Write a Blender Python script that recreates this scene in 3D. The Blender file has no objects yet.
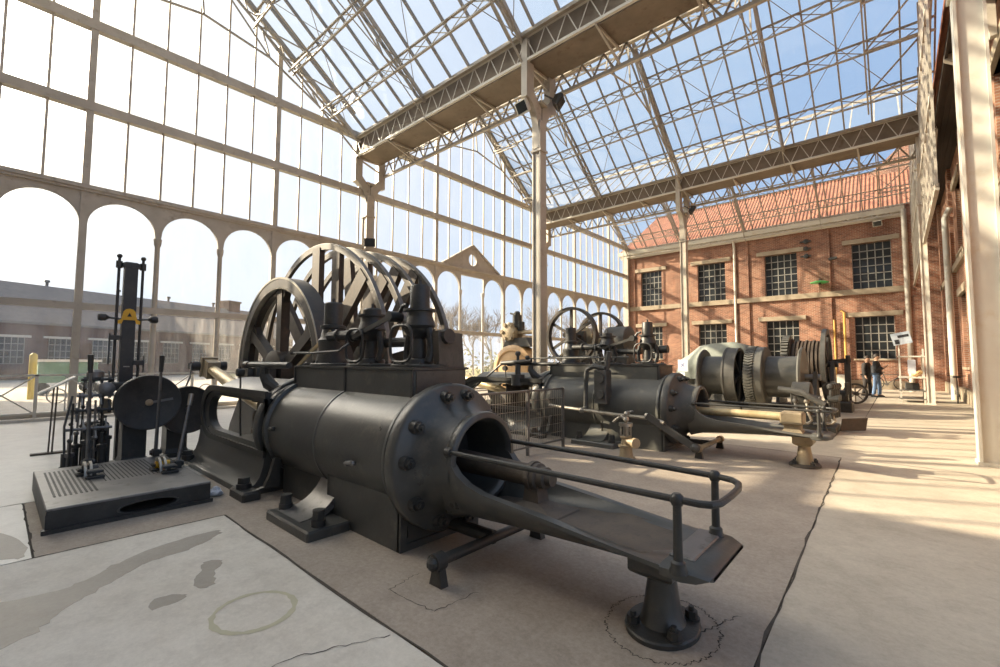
import bpy, bmesh, math, random
from mathutils import Vector, Matrix
PI = math.pi
SC = bpy.context.scene
COL = SC.collection
RND = random.Random(7)

# ------------------------------------------------------------------ mesh builder
def V(*a):
    return Vector(a[0] if len(a) == 1 else a)

def frame_of(d):
    """two unit vectors perpendicular to d"""
    d = V(d).normalized()
    a = Vector((0, 0, 1)) if abs(d.z) < 0.95 else Vector((1, 0, 0))
    s = d.cross(a).normalized()
    return s, s.cross(d).normalized()

class MB:
    def __init__(self):
        self.v, self.f, self.m = [], [], []
        self.mi = 0
    def add(self, vs, fs):
        o = len(self.v)
        self.v += [tuple(p) for p in vs]
        for f in fs:
            self.f.append([o + i for i in f]); self.m.append(self.mi)
        return self
    def box(self, x0, x1, y0, y1, z0, z1):
        vs = [(x, y, z) for z in (z0, z1) for y in (y0, y1) for x in (x0, x1)]
        return self.add(vs, [(0, 2, 3, 1), (4, 5, 7, 6), (0, 1, 5, 4), (2, 6, 7, 3), (0, 4, 6, 2), (1, 3, 7, 5)])
    def cbox(self, x0, x1, y0, y1, z0, z1, c=0.01):
        """box with chamfered edges (top and vertical)"""
        p = [(x0 + c, y0), (x1 - c, y0), (x1, y0 + c), (x1, y1 - c), (x1 - c, y1), (x0 + c, y1), (x0, y1 - c), (x0, y0 + c)]
        q = [(min(max(x, x0 + c), x1 - c), min(max(y, y0 + c), y1 - c)) for x, y in p]
        return self.loft([[(x, y, z0) for x, y in p], [(x, y, z1 - c) for x, y in p], [(x, y, z1) for x, y in q]])
    def bar(self, a, b, w, h, up=(0, 0, 1)):
        """rectangular bar from a to b; h along `up`, w across"""
        a, b = V(a), V(b); d = (b - a).normalized()
        u = V(up)
        u = (u - d * u.dot(d))
        if u.length < 1e-4: u = frame_of(d)[0]
        u.normalize(); s = d.cross(u)
        vs = [p + s * (w / 2 * i) + u * (h / 2 * j) for p in (a, b) for i, j in ((-1, -1), (1, -1), (1, 1), (-1, 1))]
        return self.add(vs, [(0, 1, 2, 3), (7, 6, 5, 4), (0, 4, 5, 1), (1, 5, 6, 2), (2, 6, 7, 3), (3, 7, 4, 0)])
    def loft(self, rings, cap0=True, cap1=True, closed=True):
        n = len(rings[0]); o = len(self.v)
        fs = []
        for r in range(len(rings) - 1):
            for i in range(n if closed else n - 1):
                j = (i + 1) % n
                fs.append((r * n + i, r * n + j, (r + 1) * n + j, (r + 1) * n + i))
        if cap0: fs.append(tuple(reversed(range(n))))
        if cap1: fs.append(tuple((len(rings) - 1) * n + i for i in range(n)))
        return self.add([p for r in rings for p in r], fs)
    def cyl(self, a, b, r0, r1=None, n=12, cap=True):
        a, b = V(a), V(b); r1 = r0 if r1 is None else r1
        s, u = frame_of(b - a)
        return self.loft([[p + s * (r * math.cos(t)) + u * (r * math.sin(t)) for t in [2 * PI * i / n for i in range(n)]] for p, r in ((a, r0), (b, r1))], cap, cap)
    def lathe(self, o, axis, prof, n=24, cap=True):
        """prof: list of (distance along axis, radius)"""
        o, axis = V(o), V(axis).normalized(); s, u = frame_of(axis)
        return self.loft([[o + axis * h + s * (r * math.cos(t)) + u * (r * math.sin(t)) for t in [2 * PI * i / n for i in range(n)]] for h, r in prof], cap, cap)
    def tube(self, pts, r, n=8, rr=None):
        pts = [V(p) for p in pts]
        rings = []; s = None
        for i, p in enumerate(pts):
            d = (pts[min(i + 1, len(pts) - 1)] - pts[max(i - 1, 0)]).normalized()
            if s is None: s, u = frame_of(d)
            else:
                s = (s - d * s.dot(d)).normalized()
            u = s.cross(d)
            R = r if rr is None else rr[i]
            rings.append([p + s * (R * math.cos(t)) + u * (R * math.sin(t)) for t in [2 * PI * k / n for k in range(n)]])
        return self.loft(rings)
    def ball(self, c, r, n=12, sq=(1, 1, 1)):
        m = n // 2
        rings = []
        for i in range(1, m):
            a = PI * i / m - PI / 2
            rings.append([(c[0] + sq[0] * r * math.cos(a) * math.cos(t), c[1] + sq[1] * r * math.cos(a) * math.sin(t), c[2] + sq[2] * r * math.sin(a)) for t in [2 * PI * k / n for k in range(n)]])
        return self.loft(rings)
    def ring(self, o, axis, ro, ri, w, n=48, a0=0.0, a1=2 * PI, wi=None):
        """rectangular-section ring centred at o, width w along axis (wi: width at the inner edge)"""
        o, axis = V(o), V(axis).normalized(); s, u = frame_of(axis)
        wi = w if wi is None else wi
        full = abs(a1 - a0 - 2 * PI) < 1e-6
        k = n if full else n + 1
        rings = []
        for i in range(k):
            t = a0 + (a1 - a0) * i / n
            d = s * math.cos(t) + u * math.sin(t)
            rings.append([o + d * ro - axis * w / 2, o + d * ro + axis * w / 2, o + d * ri + axis * wi / 2, o + d * ri - axis * wi / 2])
        if full: rings.append(rings[0])
        return self.loft(rings, not full, not full)
    def torus(self, o, axis, R, r, n=32, m=8, a0=0, a1=2 * PI):
        o, axis = V(o), V(axis).normalized(); s, u = frame_of(axis)
        rings = []
        for i in range(n + 1):
            t = a0 + (a1 - a0) * i / n
            d = s * math.cos(t) + u * math.sin(t)
            rings.append([o + d * (R + r * math.cos(q)) + axis * (r * math.sin(q)) for q in [2 * PI * k / m for k in range(m)]])
        full = abs(a1 - a0 - 2 * PI) < 1e-6
        return self.loft(rings, not full, not full)
    def prism(self, poly, origin, ex, ey, thick):
        """polygon (2-d) in the plane origin + ex*x + ey*y, extruded by `thick` along ex x ey (centred)"""
        o, ex, ey = V(origin), V(ex), V(ey); nrm = ex.cross(ey).normalized()
        r0 = [o + ex * x + ey * y - nrm * thick / 2 for x, y in poly]
        r1 = [p + nrm * thick for p in r0]
        return self.loft([r0, r1])
    def bolt(self, p, d, r, h=None):
        """hex nut with washer and stud end"""
        p, d = V(p), V(d).normalized(); h = h or r * 0.9
        self.cyl(p, p + d * (h * 0.2), r * 1.35, n=12)
        self.cyl(p + d * (h * 0.2), p + d * (h * 1.1), r, r * 0.96, n=6)
        return self.cyl(p + d * (h * 1.1), p + d * (h * 1.6), r * 0.5, r * 0.45, n=8)
    def xf(self, M, start=0):
        self.v = self.v[:start] + [tuple(M @ Vector(p)) for p in self.v[start:]]
        return self
    def build(self, name, mats, parent=None, smooth=32, kind=None, label=None, cat=None, group=None):
        me = bpy.data.meshes.new(name)
        me.from_pydata(self.v, [], self.f)
        for m in (mats if isinstance(mats, (list, tuple)) else [mats]):
            me.materials.append(m)
        me.polygons.foreach_set('material_index', self.m)
        bm = bmesh.new(); bm.from_mesh(me)
        bmesh.ops.recalc_face_normals(bm, faces=bm.faces)
        bm.to_mesh(me); bm.free()
        if smooth:
            me.polygons.foreach_set('use_smooth', [True] * len(me.polygons))
            me.set_sharp_from_angle(angle=math.radians(smooth))
        me.update()
        o = bpy.data.objects.new(name, me)
        COL.objects.link(o)
        if parent is not None:
            o.parent = parent
            o.matrix_parent_inverse = Matrix.Translation(-parent.location) if False else Matrix.Identity(4)
            # parts are written in world coordinates: shift them to the parent's frame
            o.location = -world_loc(parent)
        if kind: o['kind'] = kind
        if label: o['label'] = label
        if cat: o['category'] = cat
        if group: o['group'] = group
        return o

def world_loc(o):
    p = Vector((0, 0, 0))
    while o is not None:
        p = p + o.location; o = o.parent
    return p

def thing(name, label, cat, loc=(0, 0, 0), group=None, kind=None):
    o = bpy.data.objects.new(name, None); COL.objects.link(o)
    o.location = loc; o.empty_display_size = 0.2
    if label: o['label'] = label
    if cat: o['category'] = cat
    if group: o['group'] = group
    if kind: o['kind'] = kind
    return o

def dup(root, delta=(0, 0, 0), label=None, group=None):
    r = root.copy(); COL.objects.link(r); r.location = root.location + Vector(delta)
    if label: r['label'] = label
    if group: r['group'] = group
    for ch in root.children:
        c = ch.copy(); COL.objects.link(c); c.parent = r
        for g in ch.children:
            d = g.copy(); COL.objects.link(d); d.parent = c
    return r

# ------------------------------------------------------------------ materials
def new_mat(name):
    m = bpy.data.materials.new(name); m.use_nodes = True
    nt = m.node_tree; nt.nodes.clear()
    return m, nt, nt.nodes.new, nt.links.new

def mat(name, c0, c1=None, rough=0.5, metal=0.0, scale=4.0, bump=0.0, bscale=60.0, c2=None, rvar=0.12, detail=6, spec=0.5, emit=None):
    """principled surface whose colour wanders between c0 and c1 (and worn patches of c2)"""
    m, nt, N, L = new_mat(name)
    out = N('ShaderNodeOutputMaterial'); b = N('ShaderNodeBsdfPrincipled'); L(b.outputs[0], out.inputs[0])
    b.inputs['Metallic'].default_value = metal
    b.inputs['Specular IOR Level'].default_value = spec
    tc = N('ShaderNodeTexCoord')
    n = N('ShaderNodeTexNoise'); n.inputs['Scale'].default_value = scale; n.inputs['Detail'].default_value = detail
    n.inputs['Roughness'].default_value = 0.62
    L(tc.outputs['Object'], n.inputs['Vector'])
    r = N('ShaderNodeValToRGB')
    r.color_ramp.elements[0].position = 0.34; r.color_ramp.elements[1].position = 0.66
    c1 = c1 or c0
    r.color_ramp.elements[0].color = (*c0, 1); r.color_ramp.elements[1].color = (*c1, 1)
    L(n.outputs['Fac'], r.inputs[0])
    col = r.outputs[0]
    if c2:
        n2 = N('ShaderNodeTexNoise'); n2.inputs['Scale'].default_value = scale * 2.3; n2.inputs['Detail'].default_value = 9
        n2.inputs['Roughness'].default_value = 0.7
        L(tc.outputs['Object'], n2.inputs['Vector'])
        r2 = N('ShaderNodeValToRGB'); r2.color_ramp.elements[0].position = 0.55; r2.color_ramp.elements[1].position = 0.72
        L(n2.outputs['Fac'], r2.inputs[0])
        mx = N('ShaderNodeMix'); mx.data_type = 'RGBA'
        L(r2.outputs[0], mx.inputs[0]); L(col, mx.inputs[6]); mx.inputs[7].default_value = (*c2, 1)
        col = mx.outputs[2]
    L(col, b.inputs['Base Color'])
    mr = N('ShaderNodeMapRange'); mr.inputs[3].default_value = max(0.03, rough - rvar); mr.inputs[4].default_value = min(1, rough + rvar)
    L(n.outputs['Fac'], mr.inputs[0]); L(mr.outputs[0], b.inputs['Roughness'])
    if bump:
        n3 = N('ShaderNodeTexNoise'); n3.inputs['Scale'].default_value = bscale; n3.inputs['Detail'].default_value = 4
        L(tc.outputs['Object'], n3.inputs['Vector'])
        bp = N('ShaderNodeBump'); bp.inputs['Strength'].default_value = bump; bp.inputs['Distance'].default_value = 0.01
        L(n3.outputs['Fac'], bp.inputs['Height']); L(bp.outputs[0], b.inputs['Normal'])
    if emit:
        b.inputs['Emission Color'].default_value = (*emit[:3], 1); b.inputs['Emission Strength'].default_value = emit[3]
    return m

def brick_mat(name, ca, cb, mortar, axis='x', scale=1.0, haze=None):
    """running-bond brick on a vertical wall; axis = the wall's horizontal direction"""
    m, nt, N, L = new_mat(name)
    out = N('ShaderNodeOutputMaterial'); b = N('ShaderNodeBsdfPrincipled'); L(b.outputs[0], out.inputs[0])
    b.inputs['Roughness'].default_value = 0.88; b.inputs['Specular IOR Level'].default_value = 0.25
    tc = N('ShaderNodeTexCoord'); sp = N('ShaderNodeSeparateXYZ'); cm = N('ShaderNodeCombineXYZ')
    L(tc.outputs['Object'], sp.inputs[0])
    ad = N('ShaderNodeMath'); ad.operation = 'ADD'
    L(sp.outputs[0], ad.inputs[0]); L(sp.outputs[1], ad.inputs[1])
    L(ad.outputs[0], cm.inputs[0]); L(sp.outputs[2], cm.inputs[1])
    t = N('ShaderNodeTexBrick'); L(cm.outputs[0], t.inputs['Vector'])
    t.inputs['Color1'].default_value = (*ca, 1); t.inputs['Color2'].default_value = (*cb, 1); t.inputs['Mortar'].default_value = (*mortar, 1)
    t.inputs['Scale'].default_value = scale; t.inputs['Brick Width'].default_value = 0.23; t.inputs['Row Height'].default_value = 0.075
    t.inputs['Mortar Size'].default_value = 0.010; t.inputs['Bias'].default_value = -0.1
    n = N('ShaderNodeTexNoise'); n.inputs['Scale'].default_value = 0.9; n.inputs['Detail'].default_value = 8; n.inputs['Roughness'].default_value = 0.7
    L(tc.outputs['Object'], n.inputs['Vector'])
    r = N('ShaderNodeValToRGB'); r.color_ramp.elements[0].color = (0.55, 0.5, 0.5, 1); r.color_ramp.elements[1].color = (1.25, 1.2, 1.15, 1)
    r.color_ramp.elements[0].position = 0.3; r.color_ramp.elements[1].position = 0.7
    L(n.outputs['Fac'], r.inputs[0])
    mx = N('ShaderNodeMix'); mx.data_type = 'RGBA'; mx.blend_type = 'MULTIPLY'; mx.inputs[0].default_value = 1
    L(t.outputs['Color'], mx.inputs[6]); L(r.outputs[0], mx.inputs[7]); L(mx.outputs[2], b.inputs['Base Color'])
    bp = N('ShaderNodeBump'); bp.inputs['Strength'].default_value = 0.5; bp.inputs['Distance'].default_value = 0.01; bp.invert = True
    L(t.outputs['Fac'], bp.inputs['Height']); L(bp.outputs[0], b.inputs['Normal'])
    return m

def glass_mat(name, tint=(0.93, 0.96, 0.97), dirt=0.06, dirt_col=(0.8, 0.8, 0.78), streak=True, gloss=1.0):
    """thin pane: mostly clear, a little milky dirt in vertical streaks, a Fresnel reflection"""
    m, nt, N, L = new_mat(name)
    out = N('ShaderNodeOutputMaterial')
    tr = N('ShaderNodeBsdfTransparent'); tr.inputs[0].default_value = (*tint, 1)
    df = N('ShaderNodeBsdfDiffuse'); df.inputs[0].default_value = (*dirt_col, 1)
    tl = N('ShaderNodeBsdfTranslucent'); tl.inputs[0].default_value = (*dirt_col, 1)
    md = N('ShaderNodeMixShader'); md.inputs[0].default_value = 0.5; L(df.outputs[0], md.inputs[1]); L(tl.outputs[0], md.inputs[2])
    gl = N('ShaderNodeBsdfGlossy'); gl.inputs['Roughness'].default_value = 0.03; gl.inputs[0].default_value = (gloss, gloss, gloss, 1)
    tc = N('ShaderNodeTexCoord'); mp = N('ShaderNodeMapping'); mp.inputs['Scale'].default_value = (2.5, 2.5, 0.35) if streak else (0.6, 0.6, 0.6)
    L(tc.outputs['Object'], mp.inputs[0])
    n = N('ShaderNodeTexNoise'); n.inputs['Scale'].default_value = 2.0; n.inputs['Detail'].default_value = 8; n.inputs['Roughness'].default_value = 0.75
    L(mp.outputs[0], n.inputs['Vector'])
    mr = N('ShaderNodeMapRange'); mr.inputs[1].default_value = 0.35; mr.inputs[2].default_value = 0.75
    mr.inputs[3].default_value = dirt * 0.35; mr.inputs[4].default_value = dirt * 2.0
    L(n.outputs['Fac'], mr.inputs[0])
    m1 = N('ShaderNodeMixShader'); L(mr.outputs[0], m1.inputs[0]); L(tr.outputs[0], m1.inputs[1]); L(md.outputs[0], m1.inputs[2])
    fr = N('ShaderNodeFresnel'); fr.inputs[0].default_value = 1.45
    m2 = N('ShaderNodeMixShader'); L(fr.outputs[0], m2.inputs[0]); L(m1.outputs[0], m2.inputs[1]); L(gl.outputs[0], m2.inputs[2])
    L(m2.outputs[0], out.inputs[0])
    return m

def floor_mat(name, c0, c1, stain=None, specks=0.5, rough=0.75):
    m, nt, N, L = new_mat(name)
    out = N('ShaderNodeOutputMaterial'); b = N('ShaderNodeBsdfPrincipled'); L(b.outputs[0], out.inputs[0])
    tc = N('ShaderNodeTexCoord')
    def noise(sc, det, ro):
        n = N('ShaderNodeTexNoise'); n.inputs['Scale'].default_value = sc; n.inputs['Detail'].default_value = det; n.inputs['Roughness'].default_value = ro
        L(tc.outputs['Object'], n.inputs['Vector']); return n
    def ramp(src, p0, p1, a, bb):
        r = N('ShaderNodeValToRGB'); r.color_ramp.elements[0].position = p0; r.color_ramp.elements[1].position = p1
        r.color_ramp.elements[0].color = (*a, 1); r.color_ramp.elements[1].color = (*bb, 1); L(src, r.inputs[0]); return r
    def mix(mode, fac, a, bsrc):
        x = N('ShaderNodeMix'); x.data_type = 'RGBA'; x.blend_type = mode
        if isinstance(fac, float): x.inputs[0].default_value = fac
        else: L(fac, x.inputs[0])
        L(a, x.inputs[6])
        if isinstance(bsrc, tuple): x.inputs[7].default_value = (*bsrc, 1)
        else: L(bsrc, x.inputs[7])
        return x.outputs[2]
    n1 = noise(0.8, 10, 0.65)
    col = ramp(n1.outputs['Fac'], 0.32, 0.68, c0, c1).outputs[0]
    n2 = noise(30, 6, 0.85)
    col = mix('MULTIPLY', specks, col, ramp(n2.outputs['Fac'], 0.3, 0.62, (0.62, 0.6, 0.58), (1.08, 1.08, 1.08)).outputs[0])
    n4 = noise(4.5, 9, 0.75)
    col = mix('MULTIPLY', 0.6, col, ramp(n4.outputs['Fac'], 0.3, 0.55, (0.72, 0.7, 0.68), (1.04, 1.04, 1.04)).outputs[0])
    if stain:
        n5 = noise(0.55, 7, 0.6)
        col = mix('MIX', ramp(n5.outputs['Fac'], 0.60, 0.64, (0, 0, 0), (0.75, 0.75, 0.75)).outputs[0], col, stain)
    L(col, b.inputs['Base Color'])
    mr = N('ShaderNodeMapRange'); mr.inputs[3].default_value = rough - 0.15; mr.inputs[4].default_value = rough + 0.12
    L(n4.outputs['Fac'], mr.inputs[0]); L(mr.outputs[0], b.inputs['Roughness'])
    b.inputs['Specular IOR Level'].default_value = 0.4
    bp = N('ShaderNodeBump'); bp.inputs['Strength'].default_value = 0.35; bp.inputs['Distance'].default_value = 0.004
    L(n2.outputs['Fac'], bp.inputs['Height']); L(bp.outputs[0], b.inputs['Normal'])
    return m

M = {}
M['frame'] = mat('cream_painted_steel', (0.40, 0.355, 0.29), (0.50, 0.455, 0.385), rough=0.5, c2=(0.30, 0.25, 0.19), scale=1.6)
M['roofsteel'] = mat('roof_steel_paint', (0.33, 0.295, 0.24), (0.44, 0.39, 0.32), rough=0.55, c2=(0.25, 0.17, 0.11), scale=1.2)
M['white'] = mat('white_column_paint', (0.56, 0.53, 0.46), (0.65, 0.62, 0.545), rough=0.45, c2=(0.55, 0.48, 0.36), scale=0.8)
M['iron'] = mat('black_engine_paint', (0.054, 0.0535, 0.049), (0.084, 0.083, 0.076), rough=0.33, rvar=0.16, c2=(0.115, 0.105, 0.088), scale=2.6, bump=0.12, bscale=35)
M['iron2'] = mat('black_cast_iron', (0.027, 0.026, 0.024), (0.050, 0.048, 0.043), rough=0.45, c2=(0.07, 0.06, 0.048), scale=5, bump=0.2, bscale=60)
M['rust'] = mat('rusty_iron', (0.075, 0.060, 0.046), (0.12, 0.096, 0.072), rough=0.65, c2=(0.055, 0.046, 0.038), scale=6, bump=0.25)
M['steel'] = mat('worn_bright_steel', (0.33, 0.30, 0.25), (0.45, 0.41, 0.35), rough=0.4, metal=0.75, c2=(0.22, 0.16, 0.10), scale=5)
M['dullsteel'] = mat('dull_steel_plate', (0.16, 0.155, 0.15), (0.24, 0.23, 0.22), rough=0.42, metal=0.6, c2=(0.10, 0.09, 0.08), scale=5)
M['brass'] = mat('ochre_rod_steel', (0.50, 0.38, 0.20), (0.62, 0.50, 0.30), rough=0.42, metal=0.35, c2=(0.40, 0.28, 0.14), scale=5)
M['greyiron'] = mat('grey_green_engine_paint', (0.085, 0.085, 0.076), (0.125, 0.122, 0.108), rough=0.42, c2=(0.15, 0.13, 0.10), scale=2.2, bump=0.1, bscale=35)
M['greydark'] = mat('grey_machine_iron', (0.05, 0.05, 0.046), (0.085, 0.082, 0.075), rough=0.5, c2=(0.11, 0.09, 0.07), scale=4, bump=0.15)
M['tan'] = mat('tan_machine_paint', (0.30, 0.23, 0.14), (0.40, 0.32, 0.21), rough=0.5, c2=(0.22, 0.16, 0.10), scale=4)
M['orange'] = mat('ochre_machine_paint', (0.48, 0.30, 0.14), (0.58, 0.38, 0.2), rough=0.5, scale=3)
M['wheel'] = mat('dark_wheel_iron', (0.045, 0.040, 0.035), (0.085, 0.072, 0.06), rough=0.42, metal=0.3, c2=(0.12, 0.085, 0.06), scale=3)
M['rimlight'] = mat('painted_rim_light', (0.34, 0.31, 0.25), (0.46, 0.43, 0.36), rough=0.32, metal=0.7, c2=(0.24, 0.18, 0.12), scale=4)  # pale tone standing in for light on the brake wheel rim
M['timber'] = mat('brown_drum_timber', (0.045, 0.032, 0.024), (0.09, 0.066, 0.048), rough=0.65, scale=5, c2=(0.12, 0.08, 0.05))
M['yellow'] = mat('amber_plate', (0.75, 0.40, 0.02), (0.80, 0.45, 0.03), rough=0.5)
M['black'] = mat('matt_black', (0.012, 0.012, 0.012), (0.02, 0.02, 0.02), rough=0.6)
M['pane'] = glass_mat('window_glass', dirt=0.05)
M['panelow'] = glass_mat('dusty_window_glass', tint=(0.88, 0.88, 0.88), dirt=0.15)
M['munt'] = mat('grey_window_bars', (0.24, 0.23, 0.21), (0.32, 0.31, 0.28), rough=0.5)
M['trough'] = mat('brown_gutter_plate', (0.15, 0.115, 0.08), (0.22, 0.175, 0.13), rough=0.65, c2=(0.12, 0.075, 0.045), scale=1.5)
M['roofglass'] = glass_mat('roof_glass', tint=(0.88, 0.93, 0.95), dirt=0.035, dirt_col=(0.75, 0.8, 0.82), streak=False)
M['roofmilky'] = glass_mat('milky_roof_glass', tint=(0.62, 0.68, 0.71), dirt=0.5, dirt_col=(0.36, 0.42, 0.46), streak=False)
M['darkpane'] = mat('dark_window_pane', (0.012, 0.014, 0.016), (0.03, 0.034, 0.036), rough=0.12, scale=0.8)
M['brick'] = brick_mat('red_brick', (0.35, 0.155, 0.095), (0.185, 0.075, 0.05), (0.40, 0.32, 0.25))
M['brickside'] = brick_mat('side_brick', (0.40, 0.20, 0.12), (0.27, 0.12, 0.075), (0.38, 0.31, 0.25))
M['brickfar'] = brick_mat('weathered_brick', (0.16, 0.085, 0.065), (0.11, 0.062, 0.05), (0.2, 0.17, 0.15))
M['stone'] = mat('weathered_concrete_trim', (0.29, 0.235, 0.165), (0.39, 0.32, 0.235), rough=0.85, c2=(0.28, 0.22, 0.15), scale=3, bump=0.2)
M['slate'] = mat('far_roof_covering', (0.20, 0.165, 0.135), (0.26, 0.215, 0.18), rough=0.9, scale=3)
M['fillwall'] = mat('pale_fill_wall', (0.52, 0.47, 0.40), (0.60, 0.55, 0.47), rough=0.9, scale=1)  # pale tone of the unseen wall, chosen to bounce fill light
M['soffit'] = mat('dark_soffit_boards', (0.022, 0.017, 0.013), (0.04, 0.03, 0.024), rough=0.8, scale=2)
M['conc_warm'] = floor_mat('warm_concrete', (0.335, 0.28, 0.225), (0.44, 0.375, 0.305), specks=0.75)
M['conc_light'] = floor_mat('pale_concrete', (0.60, 0.55, 0.465), (0.71, 0.665, 0.58), specks=0.35)
M['conc_beige'] = floor_mat('beige_concrete', (0.45, 0.39, 0.305), (0.56, 0.495, 0.395), specks=0.4)
M['conc_polished'] = floor_mat('smooth_pale_concrete', (0.56, 0.53, 0.47), (0.66, 0.635, 0.575), specks=0.25, rough=0.42)
M['stain'] = floor_mat('damp_concrete', (0.30, 0.265, 0.215), (0.37, 0.33, 0.275), specks=0.3, rough=0.5)
M['ringpaint'] = mat('faded_yellow_paint', (0.46, 0.43, 0.30), (0.52, 0.48, 0.33), rough=0.8, scale=9)
M['joint'] = mat('dirt_in_joint', (0.05, 0.04, 0.03), (0.09, 0.075, 0.06), rough=0.95)
M['yard'] = floor_mat('yard_paving', (0.44, 0.40, 0.33), (0.56, 0.51, 0.43), specks=0.5)

# red pantile roof: rows of rounded tiles
def tile_mat():
    m, nt, N, L = new_mat('red_pantiles')
    out = N('ShaderNodeOutputMaterial'); b = N('ShaderNodeBsdfPrincipled'); L(b.outputs[0], out.inputs[0])
    b.inputs['Roughness'].default_value = 0.8
    tc = N('ShaderNodeTexCoord'); mp = N('ShaderNodeMapping'); L(tc.outputs['Object'], mp.inputs[0])
    w = N('ShaderNodeTexWave'); w.wave_type = 'BANDS'; w.bands_direction = 'X'; w.inputs['Scale'].default_value = 1.6; w.inputs['Distortion'].default_value = 0.3
    L(mp.outputs[0], w.inputs['Vector'])
    w2 = N('ShaderNodeTexWave'); w2.wave_type = 'BANDS'; w2.bands_direction = 'Z'; w2.wave_profile = 'SAW'; w2.inputs['Scale'].default_value = 1.6
    L(mp.outputs[0], w2.inputs['Vector'])
    n = N('ShaderNodeTexNoise'); n.inputs['Scale'].default_value = 2.5; n.inputs['Detail'].default_value = 8; L(tc.outputs['Object'], n.inputs['Vector'])
    r = N('ShaderNodeValToRGB'); r.color_ramp.elements[0].color = (0.17, 0.062, 0.036, 1); r.color_ramp.elements[1].color = (0.31, 0.125, 0.07, 1)
    r.color_ramp.elements[0].position = 0.3; r.color_ramp.elements[1].position = 0.7
    L(n.outputs['Fac'], r.inputs[0]); L(r.outputs[0], b.inputs['Base Color'])
    ad = N('ShaderNodeMath'); ad.operation = 'ADD'; L(w.outputs['Fac'], ad.inputs[0]); L(w2.outputs['Fac'], ad.inputs[1])
    bp = N('ShaderNodeBump'); bp.inputs['Strength'].default_value = 0.9; bp.inputs['Distance'].default_value = 0.05
    L(ad.outputs[0], bp.inputs['Height']); L(bp.outputs[0], b.inputs['Normal'])
    return m
M['tiles'] = tile_mat()
# ------------------------------------------------------------------ camera
CAM_H = 1.45
def look():
    yaw, pit, rol = math.radians(41.6), math.radians(3.5), math.radians(0.25)
    fw = Vector((-math.sin(yaw) * math.cos(pit), math.cos(yaw) * math.cos(pit), math.sin(pit)))
    rt = Vector((math.cos(yaw), math.sin(yaw), 0)); up = rt.cross(fw)
    R = rt * math.cos(rol) + up * math.sin(rol); U = up * math.cos(rol) - rt * math.sin(rol)
    m = Matrix((R, U, -fw)).transposed().to_4x4(); m.translation = Vector((0, 0, CAM_H))
    return m
cd = bpy.data.cameras.new('camera'); cam = bpy.data.objects.new('camera', cd); COL.objects.link(cam)
cam.matrix_world = look(); cd.sensor_width = 36; cd.lens = 36 * 446 / 1000; cd.clip_end = 500
SC.camera = cam

# ------------------------------------------------------------------ sun and sky
SUN_AZ, SUN_EL = math.radians(116), math.radians(26.5)      # azimuth measured from +Y towards -X
SUN = Vector((-math.sin(SUN_AZ) * math.cos(SUN_EL), math.cos(SUN_AZ) * math.cos(SUN_EL), math.sin(SUN_EL)))
sl = bpy.data.lights.new('sun', 'SUN'); so = bpy.data.objects.new('sun', sl); COL.objects.link(so)
sl.energy = 7.8; sl.angle = math.radians(0.55); sl.color = (1.0, 0.83, 0.60)
so.rotation_mode = 'QUATERNION'; so.rotation_quaternion = SUN.to_track_quat('Z', 'Y'); so.location = (-40, -20, 40)
w = bpy.data.worlds.new('sky'); SC.world = w; w.use_nodes = True
nt = w.node_tree; nt.nodes.clear(); N = nt.nodes.new; L = nt.links.new
wo = N('ShaderNodeOutputWorld'); bg = N('ShaderNodeBackground'); L(bg.outputs[0], wo.inputs[0])
tc = N('ShaderNodeTexCoord')
# pale haze that brightens towards the sun and the horizon, blue away from it
dt = N('ShaderNodeVectorMath'); dt.operation = 'DOT_PRODUCT'; L(tc.outputs['Generated'], dt.inputs[0]); dt.inputs[1].default_value = SUN
r1 = N('ShaderNodeValToRGB'); e = r1.color_ramp.elements
mrs = N('ShaderNodeMapRange'); mrs.inputs[1].default_value = -1; L(dt.outputs['Value'], mrs.inputs[0]); L(mrs.outputs[0], r1.inputs[0])
e[0].position = 0.30; e[0].color = (0.22, 0.32, 0.50, 1)
e[1].position = 0.995; e[1].color = (10.0, 8.8, 7.2, 1)
for p, c in ((0.46, (0.27, 0.37, 0.54)), (0.55, (0.33, 0.42, 0.56)), (0.66, (0.40, 0.48, 0.60)), (0.75, (0.48, 0.53, 0.63)), (0.84, (0.57, 0.61, 0.69)), (0.90, (0.64, 0.66, 0.69)), (0.94, (1.4, 1.32, 1.18)), (0.968, (5.4, 4.9, 4.2))):
    x = e.new(p); x.color = (*c, 1)
sp = N('ShaderNodeSeparateXYZ'); L(tc.outputs['Generated'], sp.inputs[0])
hz = N('ShaderNodeMapRange'); hz.inputs[1].default_value = 0.0; hz.inputs[2].default_value = 0.3; hz.inputs[3].default_value = 0.55; hz.inputs[4].default_value = 0.0
L(sp.outputs[2], hz.inputs[0])
mx = N('ShaderNodeMix'); mx.data_type = 'RGBA'; L(hz.outputs[0], mx.inputs[0]); L(r1.outputs[0], mx.inputs[6]); mx.inputs[7].default_value = (0.52, 0.57, 0.65, 1)
L(mx.outputs[2], bg.inputs[0]); bg.inputs[1].default_value = 1.0
SC.view_settings.view_transform = 'Standard'; SC.view_settings.look = 'None'; SC.view_settings.gamma = 1
SC.view_settings.use_curve_mapping = False
SC.view_settings.exposure = 0.75
try:
    SC.cycles.use_denoising = True
    SC.cycles.max_bounces = 10; SC.cycles.diffuse_bounces = 5; SC.cycles.glossy_bounces = 4; SC.cycles.transparent_max_bounces = 40
    SC.cycles.caustics_reflective = False; SC.cycles.caustics_refractive = False
    SC.cycles.sample_clamp_indirect = 6
except Exception:
    pass

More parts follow.
